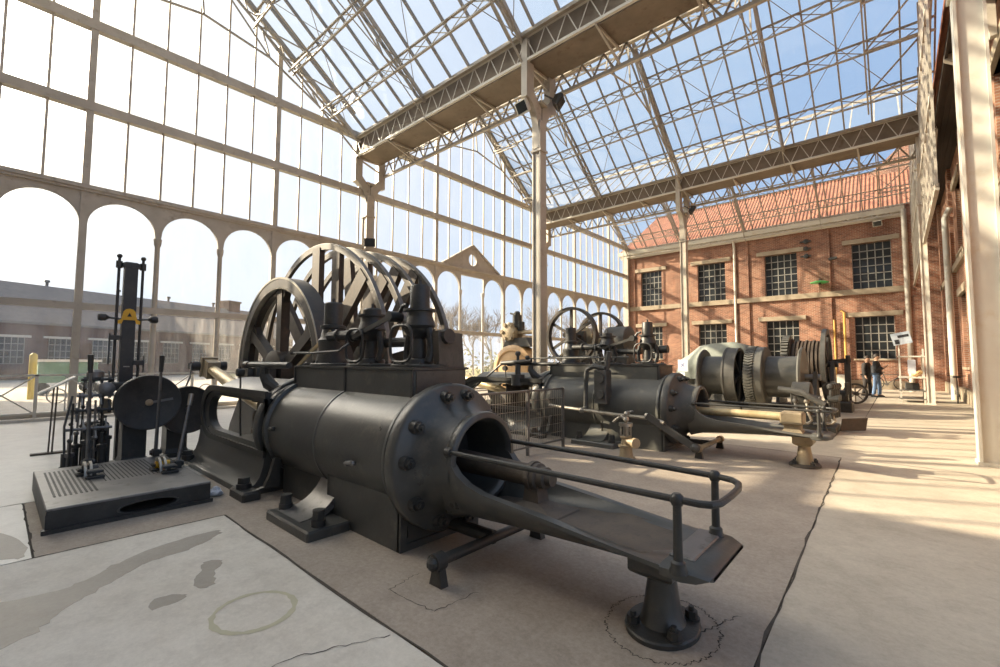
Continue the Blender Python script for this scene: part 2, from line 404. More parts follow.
# ------------------------------------------------------------------ ground and floor
MB().box(-90, 60, -40, 110, -0.30, -0.06).build('ground', M['yard'], kind='structure', smooth=0)
MB().box(-15.45, 3.2, -2.6, 32.4, -0.06, -0.012).build('floor', M['joint'], kind='structure', smooth=0)
def slab(x0, x1, y0, y1, m):
    return MB().box(x0, x1, y0, y1, -0.05, 0.0).build('floor_slab', m, kind='structure', smooth=0)
def slabpoly(pts, m):
    mb = MB(); mb.loft([[(x, y, -0.05) for x, y in pts], [(x, y, 0) for x, y in pts]])
    return mb.build('floor_slab', m, kind='structure', smooth=0)
slab(-4.75, 3.2, -2.6, 1.478, M['conc_light'])
slab(-6.6, -4.765, -2.6, 0.24, M['conc_polished'])
slabpoly([(-6.6, 0.255), (-4.765, 0.255), (-4.765, 1.493), (-0.545, 1.493), (-0.69, 8.6), (-6.6, 8.6)], M['conc_warm'])
slabpoly([(-0.535, 1.493), (3.2, 1.493), (3.2, 32.3), (-0.62, 32.3), (-0.68, 8.6)], M['conc_beige'])
slab(-15.4, -0.675, 8.62, 32.3, M['conc_beige'])
slab(-15.4, -6.62, -2.6, 8.6, M['conc_polished'])
def patch(name, pts, m, z=0.0012):
    mb = MB(); mb.loft([[(x, y, -0.02) for x, y in pts], [(x, y, z) for x, y in pts]])
    return mb.build(name, m, kind='structure', smooth=0)
def wobble(pts, amp, seed, sub=5):
    r = random.Random(seed); out = []
    n = len(pts)
    for i in range(n):
        p0, p1, p2, p3 = pts[i - 1], pts[i], pts[(i + 1) % n], pts[(i + 2) % n]
        for k in range(sub):
            t = k / sub; q = []
            for a in range(2):
                q.append(0.5 * (2 * p1[a] + (p2[a] - p0[a]) * t + (2 * p0[a] - 5 * p1[a] + 4 * p2[a] - p3[a]) * t * t + (3 * p1[a] - p0[a] - 3 * p2[a] + p3[a]) * t ** 3) + r.uniform(-amp, amp))
            out.append(tuple(q))
    return out
# damp stain, two small puddle marks and the faded oval of paint on the pale slab
patch('floor_damp_stain', wobble([(-4.5, -0.35), (-4.1, 0.02), (-3.99, 0.335), (-4.1, 0.52), (-4.204, 0.65), (-4.363, 0.95), (-4.39, 1.32), (-4.22, 1.25), (-4.10, 1.02), (-4.05, 0.78), (-3.93, 0.62), (-3.80, 0.48), (-3.62, 0.30), (-3.44, 0.16), (-3.35, -0.3)], 0.018, 3), M['stain'])
patch('floor_damp_spot', wobble([(-3.76, 1.06), (-3.70, 1.16), (-3.55, 1.06), (-3.38, 1.02), (-3.36, 0.93), (-3.5, 0.93), (-3.62, 1.0)], 0.012, 4), M['stain'])
patch('floor_damp_spot', wobble([(-3.42, 0.70), (-3.36, 0.84), (-3.29, 0.82), (-3.28, 0.66)], 0.01, 5), M['stain'])
mb = MB(); rr = random.Random(5)
ro, ri = [], []
for i in range(40):
    t = 2 * PI * i / 40; j = rr.uniform(-0.006, 0.006)
    ro.append((-2.83 + (0.235 + j) * math.cos(t), 1.06 + (0.225 + j) * math.sin(t), 0.0015)); ri.append((-2.83 + (0.205 - j) * math.cos(t), 1.06 + (0.195 - j) * math.sin(t), 0.0015))
mb.loft([ro, ri], False, False); mb.build('floor_paint_oval', M['ringpaint'], kind='structure', smooth=0)
# ragged cracks along the joints
def crack(pts, w0, seed):
    r = random.Random(seed); mb = MB(); prev = None
    l, q = [], []
    for i in range(len(pts) - 1):
        for k in range(14):
            t = k / 14
            x = pts[i][0] + (pts[i + 1][0] - pts[i][0]) * t; y = pts[i][1] + (pts[i + 1][1] - pts[i][1]) * t
            d = (Vector(pts[i + 1]) - Vector(pts[i])).normalized(); nn = Vector((-d.y, d.x))
            c = Vector((x, y)) + nn * r.uniform(-0.012, 0.012); ww = w0 * r.uniform(0.3, 1.3)
            l.append((*(c + nn * ww), 0.002)); q.append((*(c - nn * ww), 0.002))
    mb.loft([l, q], False, False, closed=False)
    return mb.build('floor_crack', M['joint'], kind='structure', smooth=0)
crack([(-0.540, 1.49), (-0.585, 3.8), (-0.63, 6.2), (-0.685, 8.6)], 0.008, 11)
crack([(-4.75, 1.486), (-1.0, 1.486)], 0.010, 12)
crack([(-2.05, 1.45), (-2.25, 1.05), (-2.3, 0.6)], 0.003, 13)
crack([(-4.757, 0.2), (-4.757, 1.486)], 0.008, 14)
crack([(-6.61, -0.4), (-6.61, 1.0)], 0.008, 15)
crack([(-0.9, 2.4), (-0.78, 2.75), (-0.72, 2.9)], 0.004, 16)
crack([(-0.7, 8.61), (-2.2, 8.61)], 0.008, 17)
crack([(-1.02 + 0.29 * math.cos(t), 2.5 + 0.34 * math.sin(t)) for t in [2 * PI * k / 16 for k in range(17)]], 0.004, 18)
crack([(-2.45, 1.72), (-2.05, 1.75), (-2.02, 2.1)], 0.003, 19)
crack([(-2.45, 1.72), (-2.5, 2.0)], 0.003, 20)
crack([(-6.6, 0.247), (-4.77, 0.247)], 0.006, 21)
patch('floor_damp_spot', wobble([(-5.2, -0.4), (-4.95, 0.02), (-4.85, 0.2), (-5.4, 0.18), (-5.8, -0.1)], 0.02, 6), M['stain'])

# ------------------------------------------------------------------ the glazed wall on the left (plane X = XW)
XW = -15.45
BAYS = [3.63, 15.31, 26.99]; HB = 5.84
XC, XR = -7.1, 0.95                     # the two inner rows of columns
ZE, ZR = 10.0, 14.0                     # eaves and ridges of the glass roofs
def roof_z(dy):                         # roof height at |y - bay centre|
    return ZR - (ZR - ZE) * min(abs(dy), HB) / (HB - 0.62)
ARC_T, ARC_R = 5.72, 0.70
win_no = [0]
for b, yc in enumerate(BAYS):
    win_no[0] += 1
    wroot = thing('window_%d' % win_no[0], None, None, (XW, yc, 0), kind='structure')
    ylo = yc - HB + 0.2 if b else -2.6; yhi = yc + HB - 0.2
    # beams
    fb = MB()
    def beam(z, h, d, y0=ylo, y1=yhi): fb.box(XW - d / 2, XW + d / 2, y0, y1, z - h / 2, z + h / 2)
    beam(0.06, 0.16, 0.36); beam(2.79, 0.17, 0.15); beam(8.0, 0.24, 0.2)
    zt = 10.2; half = (ZR - zt) / (ZR - ZE) * (HB - 0.62)
    beam(10.2, 0.26, 0.2, yc - 5.45, yc + 5.45)
    if ylo < -2.5: pass
    # moulded cornice over the arcade
    beam(5.86, 0.10, 0.30); beam(5.78, 0.07, 0.22)
    fb.build('transom_beam', M['frame'], wroot, smooth=0)
    # arcade: half-round arches between the small columns
    cols = [-5.44, -3.885, -2.33, -0.777, 0.777, 2.33, 3.885, 5.44]
    ab = MB()
    for i in range(7):
        y0, y1 = yc + cols[i], yc + cols[i + 1]
        if y1 < -2.6: continue
        r = (y1 - y0) / 2 - 0.075; cy = (y0 + y1) / 2; zs = ARC_T - 0.12 - r
        if b == 1 and i == 3:
            ab.box(XW - 0.06, XW + 0.06, y0, y1, 5.55, 5.75); continue
        pl = [(y0, 4.72), (y0 + 0.05, 4.72), (y0 + 0.075, zs)]
        half_l = b == 1 and i == 2; half_r = b == 1 and i == 4
        for k in range(1, 16):
            t = PI - PI * k / 16
            pl.append((cy + r * math.cos(t), zs + r * math.sin(t)))
        pl += [(y1 - 0.075, zs), (y1 - 0.05, 4.72), (y1, 4.72), (y1, 5.75), (y0, 5.75)]
        ab.prism(pl, (XW, 0, 0), (0, 1, 0), (0, 0, 1), 0.10)
    ab.build('arcade', M['frame'], wroot, smooth=40)
    # pediment with a round eye over the door of the middle bay
    if b == 1:
        pm = MB()
        eye = [(yc + 0.27 * math.cos(2 * PI * k / 24 + PI / 2), 6.38 + 0.30 * math.sin(2 * PI * k / 24 + PI / 2)) for k in range(25)]
        tri = [(yc, 7.1), (yc + 1.85, 5.95), (yc - 1.85, 5.95)]
        # triangle with hole: fan of quads between the outline and the eye
        def edge(t):
            per = [(yc, 7.05), (yc - 1.85, 5.92), (yc, 5.92), (yc + 1.85, 5.92), (yc, 7.05)]
            s = t * 4; i = min(int(s), 3); f = s - i
            return (per[i][0] + (per[i + 1][0] - per[i][0]) * f, per[i][1] + (per[i + 1][1] - per[i][1]) * f)
        o1, o2, i1, i2 = [], [], [], []
        for k in range(25):
            q = edge(k / 24)
            o1.append((XW - 0.05, *q)); o2.append((XW + 0.05, *q)); i1.append((XW - 0.05, *eye[k])); i2.append((XW + 0.05, *eye[k]))
        pm.loft([o1, o2, i2, i1, o1], False, False, closed=False)
        pm.bar((XW, yc, 7.1), (XW, yc - 1.95, 5.93), 0.2, 0.09); pm.bar((XW, yc, 7.1), (XW, yc + 1.95, 5.93), 0.2, 0.09)
        pm.build('pediment', M['frame'], wroot, smooth=0)
    # mullions: thick ones every six panes, thin ones between
    for k in range(-7, 8):
        y = yc + k * 0.777
        if y < -2.5: continue
        thick = abs(k) == 3
        mb = MB(); wd = 0.15 if thick else 0.055
        zt = min(roof_z(k * 0.777), ZR) - 0.05
        z0 = 0.0 if thick else 5.9
        if thick: mb.box(XW - 0.08, XW + 0.08, y - wd / 2, y + wd / 2, 0.1, zt)
        else: mb.box(XW - 0.035, XW + 0.035, y - wd / 2, y + wd / 2, 5.9, zt)
        mb.build('mullion', M['frame'], wroot, smooth=0)
    for i, c in enumerate(cols):
        y = yc + c
        if y < -2.6 or abs(abs(c) - 2.33) < 0.01: continue
        mb = MB()
        mb.lathe((XW, y, 0.1), (0, 0, 1), [(0, 0.10), (0.25, 0.10), (0.3, 0.072), (4.5, 0.062), (4.55, 0.085), (4.72, 0.10)], n=12)
        mb.build('arcade_column', M['white'] if b else M['frame'], wroot, smooth=30)
    # panes
    def pane(y0, y1, z0, z1f, m):
        mb = MB()
        z = z1f if callable(z1f) else (lambda y: z1f)
        mb.add([(XW, y0, z0), (XW, y1, z0), (XW, y1, z(y1)), (XW, y0, z(y0))], [(0, 1, 2, 3)])
        return mb.build('glass_pane', m, wroot, smooth=0)
    pane(max(ylo, -2.6), yhi, 0.12, 2.79, M['panelow']); pane(max(ylo, -2.6), yhi, 2.79, 5.75, M['pane'])
    gl = MB(); gy = max(yc - HB + 0.4, -2.6)
    top = [(gy, roof_z(gy - yc)), (yc, ZR), (yc + HB - 0.4, roof_z(HB - 0.4))]
    gl.add([(XW, gy, 5.85), (XW, yc + HB - 0.4, 5.85)] + [(XW, y, z) for y, z in reversed(top)], [(0, 1, 2, 3, 4)])
    gl.build('gable_pane', M['pane'], wroot, smooth=0)

# ------------------------------------------------------------------ columns
def column(x, y, w, m, name='column', top=7.9):
    """box column of plates with a forked head that carries the double gutter girder"""
    mb = MB()
    bw = w * (0.55 if m is M['white'] else 0.75)
    mb.box(x - bw, x + bw, y - bw, y + bw, -0.02, 0.05)
    # H section: two flanges and a web, plus a shallow inner web so the faces read as channels
    mb.box(x - w / 2, x - w / 2 + 0.035, y - w / 2, y + w / 2, 0.05, top)
    mb.box(x + w / 2 - 0.035, x + w / 2, y - w / 2, y + w / 2, 0.05, top)
    mb.box(x - w / 2 + 0.035, x + w / 2 - 0.035, y - w * 0.36, y + w * 0.36, 0.05, top)
    o = mb.build(name, m, smooth=0, kind='structure')
    hd = MB()
    for s in (-1, 1):
        pl = [(s * 0.02, top - 0.75), (s * w / 2, top - 0.75)]
        for k in range(9):
            t = k / 8 * PI / 2
            pl.append((s * (w / 2 + (0.66 - w / 2) * (1 - math.cos(t))), top - 0.5 + 0.95 * math.sin(t)))
        pl += [(s * 0.66, 9.9), (s * 0.36, 9.9), (s * 0.36, top + 0.7), (s * 0.02, top + 0.35)]
        hd.prism(pl, (x, y, 0), (0, 1, 0), (0, 0, 1), w * 0.7)
    hd.build('column_head', m, o, smooth=40)
    bp = MB()
    for z in (top - 0.85, top + 0.45):
        bp.box(x - w * 0.62, x + w * 0.62, y - w * 0.6, y + w * 0.6, z, z + 0.06)
    bp.build('column_band', m, o, smooth=0)
    return o
YG = [9.47, 21.15]
for i, y in enumerate(YG):
    column(XW + 0.05, y, 0.34, M['frame'])
    column(XC + (0.08, -0.17)[i], y, 0.27, M['frame'])
column(1.0, 9.47, 0.34, M['white'])
column(0.86, 21.6, 0.2, M['white'])
MB().box(XW - 0.2, XW + 0.2, 32.0, 32.3, 0, 10).build('column', M['frame'], kind='structure', smooth=0)

# ------------------------------------------------------------------ gutters: two lattice girders with a trough between
def lattice(mb, a, b, h, n, ch=0.06, web=0.03, up=(0, 0, 1), cross=False, depth=0.06):
    """lattice girder from a to b: its top chord runs a-b, bottom chord h below"""
    a, b, u = V(a), V(b), V(up)
    mb.bar(a, b, depth, ch, up); mb.bar(a - u * h, b - u * h, depth, ch, up)
    for i in range(n):
        p = a.lerp(b, i / n); q = a.lerp(b, (i + 1) / n); md = a.lerp(b, (i + 0.5) / n)
        if cross:
            mb.bar(p, q - u * h, web * 0.5, web, up); mb.bar(p - u * h, q, web * 0.5, web, up)
        else:
            mb.bar(p, md - u * h, web * 0.5, web, up); mb.bar(md - u * h, q, web * 0.5, web, up)
def gutter(y, x0, x1):
    root = thing('beam_gutter', None, None, (0, y, 9.9), kind='structure')
    mb = MB(); n = int((x1 - x0) / 0.62)
    yf, yr = y - 0.62, y + 0.62
    lattice(mb, (x0, yf, ZE - 0.02), (x1, yf, ZE - 0.02), 0.66, n, 0.07, 0.024, depth=0.07)
    mb.build('front_girder', M['white'], root, smooth=0)
    mb = MB(); lattice(mb, (x0, yr, ZE - 0.02), (x1, yr, ZE - 0.02), 1.1, n, 0.09, 0.05, depth=0.09, cross=True)
    mb.build('rear_girder', M['frame'], root, smooth=0)
    mb = MB()
    # trough: sloped near plate, flat bottom, far plate
    prof = [(yf + 0.06, ZE), (yf + 0.10, ZE - 0.70), (yr - 0.12, ZE - 0.66), (yr - 0.05, ZE)]
    prof2 = [(yr - 0.07, ZE), (yr - 0.14, ZE - 0.63), (yf + 0.12, ZE - 0.67), (yf + 0.08, ZE)]
    mb.loft([[(x, *p) for p in prof + prof2] for x in (x0, x1)])
    mb.build('trough', M['trough'], root, smooth=0)
    mb = MB()
    k = int((x1 - x0) / 2.0)
    for i in range(k + 1):
        x = x0 + (x1 - x0) * i / k
        mb.bar((x, yf, ZE - 0.74), (x, yr, ZE - 1.1), 0.05, 0.05); mb.bar((x, yf, ZE - 0.74), (x, yr, ZE - 0.7), 0.05, 0.06)
    mb.build('cross_strut', M['frame'], root, smooth=0)
    return root
for y in YG: gutter(y, XW + 0.15, XR + 0.35)
# eaves girder against the brick building
mb = MB(); lattice(mb, (XW, 31.9, ZE - 0.05), (0.6, 31.9, ZE - 0.05), 0.5, 26, 0.08, 0.04, cross=True); mb.build('beam_eaves', M['frame'], kind='structure', smooth=0)

# ------------------------------------------------------------------ glass roofs
X0R, X1R = XW + 0.1, XR + 0.3
def pt(yc, s, d, x, off=0.0):
    """point on a roof slope: s = -1 near / +1 far side, d = distance from ridge in y, off = below the slope"""
    sl = (ZR - ZE) / (HB - 0.62); nrm = Vector((0, s * sl, 1)).normalized()
    return Vector((x, yc + s * d, ZR - sl * d)) - nrm * off
for b, yc in enumerate(BAYS):
    for s in (-1, 1):
        root = thing('ceiling_slope', None, None, (0, yc, ZR), kind='structure')
        D = HB - 0.62
        mb = MB(); mb.add([pt(yc, s, 0, X0R), pt(yc, s, 0, X1R), pt(yc, s, D, X1R), pt(yc, s, D, X0R)], [(0, 1, 2, 3)])
        mb.build('roof_glazing', M['roofmilky' if (b == 2 and s == -1) else 'roofglass'], root, smooth=0)
        n = int(round((X1R - X0R) / 0.777))
        mb = MB(); sl = (ZR - ZE) / (HB - 0.62); nrm = Vector((0, s * sl, 1)).normalized()
        for i in range(n + 1):
            x = X0R + (X1R - X0R) * i / n
            mb.bar(pt(yc, s, 0, x, 0.03), pt(yc, s, D, x, 0.03), 0.045, 0.10, nrm)
        mb.build('glazing_bar', M['roofsteel'], root, smooth=0)
        for k, d in enumerate((0.25, 1.5, 2.8, 4.15)):
            mb = MB(); a, c = pt(yc, s, d, X0R, 0.12), pt(yc, s, d, X1R, 0.12)
            lattice(mb, a, c, 0.42, int((X1R - X0R) / 0.8), 0.05, 0.028, cross=True, depth=0.06)
            mb.build('lattice_purlin', M['roofsteel'], root, smooth=0)
        mb = MB(); mb.bar(pt(yc, s, D - 0.05, X0R, 0.06), pt(yc, s, D - 0.05, X1R, 0.06), 0.1, 0.1); mb.build('eaves_rail', M['roofsteel'], root, smooth=0)
    mb = MB(); mb.bar((X0R, yc, ZR + 0.0), (X1R, yc, ZR + 0.0), 0.10, 0.10); mb.build('beam_ridge', M['roofsteel'], kind='structure', smooth=0)
    # thin wind-bracing rods in the far slope and the stiffening frames next to both ends
    br = thing('ceiling_bracing', None, None, (0, yc, ZR), kind='structure')
    for xa, xb in ((XW + 0.3, -11.15), (-11.15, XC), (XC, -3.05), (-3.05, XR)):
        mb = MB(); mb.tube([pt(yc, 1, 0.4, xa, 0.25), pt(yc, 1, 5.0, xb, 0.25)], 0.012, 5); mb.build('bracing_rod', M['roofsteel'], br)
        mb = MB(); mb.tube([pt(yc, 1, 0.4, xb, 0.28), pt(yc, 1, 5.0, xa, 0.28)], 0.012, 5); mb.build('bracing_rod', M['roofsteel'], br)
    for xe, sx in ((XR + 0.1, -1), (XW + 0.28, 1)):
        xi = xe + sx * 1.45
        mb = MB(); mb.bar(pt(yc, 1, 0.3, xi, 0.62), pt(yc, 1, 4.6, xi, 0.62), 0.045, 0.06)
        for d in (0.6, 1.75, 2.9, 4.05):
            k1 = pt(yc, 1, d, xi, 0.62); mb.bar(k1, (xe, k1.y, k1.z), 0.05, 0.05); mb.bar(k1, pt(yc, 1, d - 1.1 if d > 1 else d, xe, 0.35), 0.04, 0.04); mb.bar(k1, pt(yc, 1, d, xi, 0.05), 0.035, 0.035)
        mb.build('end_frame', M['roofsteel'], br, 0)
    # trusses: rafter pair, polygonal lower chord, web and hangers
    for x, hv in ((XW + 0.28, 1.0), (-11.15, 0.5), (XC, 0.9), (-3.05, 0.5), (XR + 0.15, 0.9)):
        mb = MB(); D = HB - 0.55
        for s in (-1, 1):
            P = lambda d, off=0.0: pt(yc, s, d, x, off)
            mb.bar(P(0, 0.10), P(D, 0.10), 0.10 * hv, 0.14)
            mb.bar(P(0.4, 0.42), P(D - 0.3, 0.30), 0.06 * hv, 0.06)
            for i in range(8):
                d0, d1 = 0.5 + i * 0.6, 0.5 + (i + 0.5) * 0.6
                mb.bar(P(d0, 0.12), P(d1, 0.36), 0.03, 0.03); mb.bar(P(d1, 0.36), P(d0 + 0.6, 0.12), 0.03, 0.03)
            # lower chord from the column fork up to a tie under the ridge
            lo = [(D, 9.25), (3.6, 10.55), (1.9, 11.45), (0, 11.8)]
            pts = [Vector((x, yc + s * d, z)) for d, z in lo]
            for a, c in zip(pts, pts[1:]): mb.bar(a, c, 0.05 * hv, 0.05 * hv)
            mb.bar(pts[1], P(3.6, 0.4), 0.04, 0.04); mb.bar(pts[2], P(1.9, 0.4), 0.04, 0.04)
            mb.bar(pts[1], P(1.9, 0.4), 0.04, 0.04); mb.bar(pts[2], P(0.15, 0.4), 0.04, 0.04); mb.bar(pts[1], P(4.5, 0.35), 0.04, 0.04)
            if s == 1: mb.bar(pts[3], P(0, 0.3), 0.05, 0.05)
        mb.build('roof_truss', M['roofsteel'], kind='structure', smooth=0)

# open gable frames at the right ends of the two farther roofs
for b, yc in enumerate(BAYS[1:]):
    k0 = -1 if b == 0 else -7; XG = XR - 0.12
    win_no[0] += 1
    wroot = thing('window_%d' % win_no[0], None, None, (XR + 0.05, yc, 5), kind='structure')
    mb = MB()
    for z, h in ((5.6, 0.16), (7.9, 0.14), (10.1, 0.2)):
        mb.box(XG, XG + 0.08, yc + k0 * 0.777, yc + HB - 0.2, z - h / 2, z + h / 2)
    mb.build('transom_beam', M['frame'], wroot, 0)
    for k in range(k0, 8):
        w_ = 0.1 if abs(k) == 3 else 0.05
        mb = MB(); y = yc + k * 0.777; mb.box(XG + 0.01, XG + 0.06, y - w_ / 2, y + w_ / 2, 5.6, roof_z(k * 0.777) - 0.1); mb.build('mullion', M['frame'], wroot, 0)

# ------------------------------------------------------------------ brick building closing the hall (plane Y = YB)
YB = 32.3
UP = [(-14.33, -12.75), (-10.2, -8.42), (-6.08, -4.35), (-1.70, 0.0)]
def wall_with_holes(xs, zs, holes, y0, y1, name, m, kind='structure', flip=False):
    """wall between planes y0 and y1 split in a grid so that the window openings stay open"""
    gx = sorted(set(list(xs) + [h[0] for h in holes] + [h[1] for h in holes])); gz = sorted(set(list(zs) + [h[2] for h in holes] + [h[3] for h in holes]))
    mb = MB()
    for i in range(len(gx) - 1):
        j = 0
        while j < len(gz) - 1:
            cx = (gx[i] + gx[i + 1]) / 2
            hit = lambda jj: any(h[0] < cx < h[1] and h[2] < (gz[jj] + gz[jj + 1]) / 2 < h[3] for h in holes)
            if hit(j): j += 1; continue
            k = j
            while k < len(gz) - 1 and not hit(k): k += 1
            if flip: mb.box(y0, y1, gx[i], gx[i + 1], gz[j], gz[k])
            else: mb.box(gx[i], gx[i + 1], y0, y1, gz[j], gz[k])
            j = k
    return mb.build(name, m, kind=kind, smooth=0)
holes = [(a, c, 5.6, 8.2) for a, c in UP] + [(a, c, 1.65, 4.02) for a, c in UP]
wall_with_holes((-15.5, 2.3), (0, 9.4), holes, YB, YB + 0.45, 'wall_back', M['brick'])
MB().box(-15.3, 0.62, YB - 0.16, YB, 5.28, 5.58).build('trim_string_course', M['stone'], kind='structure', smooth=0)
MB().box(-15.5, 0.65, YB - 0.10, YB + 0.02, 0, 0.45).build('trim_plinth', M['stone'], kind='structure', smooth=0)
for i, x in enumerate((-15.1, -11.5, -7.3, -3.0, 0.35)):
    MB().box(x - 0.3, x + 0.3, YB - 0.09, YB + 0.02, 0.4, 9.4).build('wall_pilaster', M['brick'], kind='structure', smooth=0)
for (z0, z1, zl) in ((5.6, 8.2, 8.2), (1.65, 4.02, 4.02)):
    for a, c in UP:
        win_no[0] += 1
        wr = thing('window_%d' % win_no[0], None, None, (a, YB, z0), kind='structure')
        MB().cbox(a - 0.42, c + 0.38, YB - 0.13, YB + 0.1, zl, zl + 0.26, 0.015).build('lintel', M['stone'], wr, smooth=0)
        MB().cbox(a - 0.1, c + 0.1, YB - 0.1, YB + 0.25, z0 - 0.09, z0, 0.01).build('sill', M['stone'], wr, smooth=0)
        fm = MB(); yy = YB + 0.2
        for q in range(6):
            xx = a + (c - a) * q / 5; fm.box(xx - 0.022, xx + 0.022, yy, yy + 0.05, z0, z1)
        nz = 6 if z1 - z0 > 2.5 else 5
        for q in range(nz + 1):
            zz = z0 + (z1 - z0) * q / nz; fm.box(a, c, yy, yy + 0.05, zz - 0.022, zz + 0.022)
        fm.build('window_frame', M['munt'], wr, smooth=0)
        MB().box(a, c, yy + 0.02, yy + 0.03, z0, z1).build('window_pane', M['darkpane'], wr, smooth=0)
# eaves: white moulded gutter, soffit, tiled roof with a hipped left end
mb = MB()
pr = [(YB - 0.05, 9.35), (YB - 0.12, 9.35), (YB - 0.2, 9.5), (YB - 0.42, 9.6), (YB - 0.48, 9.85), (YB - 0.40, 9.88), (YB - 0.05, 9.8)]
mb.loft([[(x, y, z) for y, z in pr] for x in (-15.9, 0.62)]); mb.build('trim_cornice', M['white'], kind='structure', smooth=0)
mb = MB()
ex0, ex1, ey, ez = -15.9, 5.0, YB - 0.35, 9.88
mb.loft([[(ex0, ey, ez), (ex1, ey, ez), (ex1, ey + 10, ez), (ex0, ey + 10, ez)], [(-14.75, ey + 4.4, 13.4), (ex1, ey + 4.4, 13.4), (ex1, ey + 4.6, 13.4), (-14.75, ey + 4.6, 13.4)]])
mb.build('roof_tiles', M['tiles'], kind='structure', smooth=0)
MB().bar((-14.75, ey + 4.5, 13.42), (0.6, ey + 4.5, 13.42), 0.28, 0.16).build('roof_ridge', M['tiles'], kind='structure', smooth=0)
# taller gable of the side building rising behind the roof
mb = MB(); mb.prism([(-0.9, 9), (6, 9), (6, 16.0), (3.0, 17.0), (-0.1, 13.95), (-0.9, 13.2)], (0, 36.2, 0), (1, 0, 0), (0, 0, 1), 0.5)
mb.build('wall_gable', M['brick'], kind='structure', smooth=0)

# ------------------------------------------------------------------ side building along the right (plane X = XS)
XS = 1.95
sh = [(13.2, 15.2, 1.3, 4.0), (17.6, 19.4, 1.3, 4.0), (22.6, 24.4, 1.3, 4.0), (13.2, 15.2, 5.6, 8.2), (17.6, 19.4, 5.6, 8.2), (22.6, 24.4, 5.6, 8.2)]
wall_with_holes((6.0, 32.3), (0, 10.2), sh, XS, XS + 0.4, 'wall_right', M['brickside'], flip=True)
for a, c, z0, z1 in sh:
    win_no[0] += 1
    wr = thing('window_%d' % win_no[0], None, None, (XS, a, z0), kind='structure')
    MB().box(XS - 0.1, XS + 0.1, a - 0.35, c + 0.35, z1, z1 + 0.28).build('lintel', M['stone'], wr, smooth=0)
    MB().box(XS - 0.08, XS + 0.2, a - 0.1, c + 0.1, z0 - 0.1, z0).build('sill', M['stone'], wr, smooth=0)
    fm = MB()
    for q in range(6):
        yy = a + (c - a) * q / 5; fm.box(XS + 0.18, XS + 0.23, yy - 0.02, yy + 0.02, z0, z1)
    for q in range(7):
        zz = z0 + (z1 - z0) * q / 6; fm.box(XS + 0.18, XS + 0.23, a, c, zz - 0.02, zz + 0.02)
    fm.build('window_frame', M['munt'], wr, smooth=0)
    MB().box(XS + 0.2, XS + 0.21, a, c, z0, z1).build('window_pane', M['darkpane'], wr, smooth=0)
for i, y in enumerate((6.4, 11.8, 16.4, 21.2, 26.0, 31.6)):
    MB().box(XS - 0.12, XS + 0.02, y - 0.35, y + 0.35, 0, 9.6).build('wall_pilaster', M['brickside'], kind='structure', smooth=0)
MB().box(XS - 0.12, XS + 0.05, 6, 32.3, 5.1, 5.35).build('trim_string_course', M['stone'], kind='structure', smooth=0)
MB().box(XS - 0.14, XS + 0.05, 6, 32.3, 0, 0.5).build('trim_plinth', M['stone'], kind='structure', smooth=0)
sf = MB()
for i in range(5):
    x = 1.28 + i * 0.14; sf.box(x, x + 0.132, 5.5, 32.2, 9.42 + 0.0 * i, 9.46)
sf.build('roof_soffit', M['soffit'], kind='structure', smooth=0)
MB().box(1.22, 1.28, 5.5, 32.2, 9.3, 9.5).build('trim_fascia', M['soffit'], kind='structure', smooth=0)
mb = MB(); mb.loft([[(1.1, y, 9.62), (6.5, y, 14.0), (6.5, y, 13.8), (1.1, y, 9.46)] for y in (5.5, 32.2)]); mb.build('roof_side_tiles', M['tiles'], kind='structure', smooth=0)
# unseen building wall behind the camera, added and sized to shade the near floor
wall_with_holes((-30.0, 8.0), (0, 9.4), [], -3.1, -2.65, 'wall_shade_front', M['fillwall'])
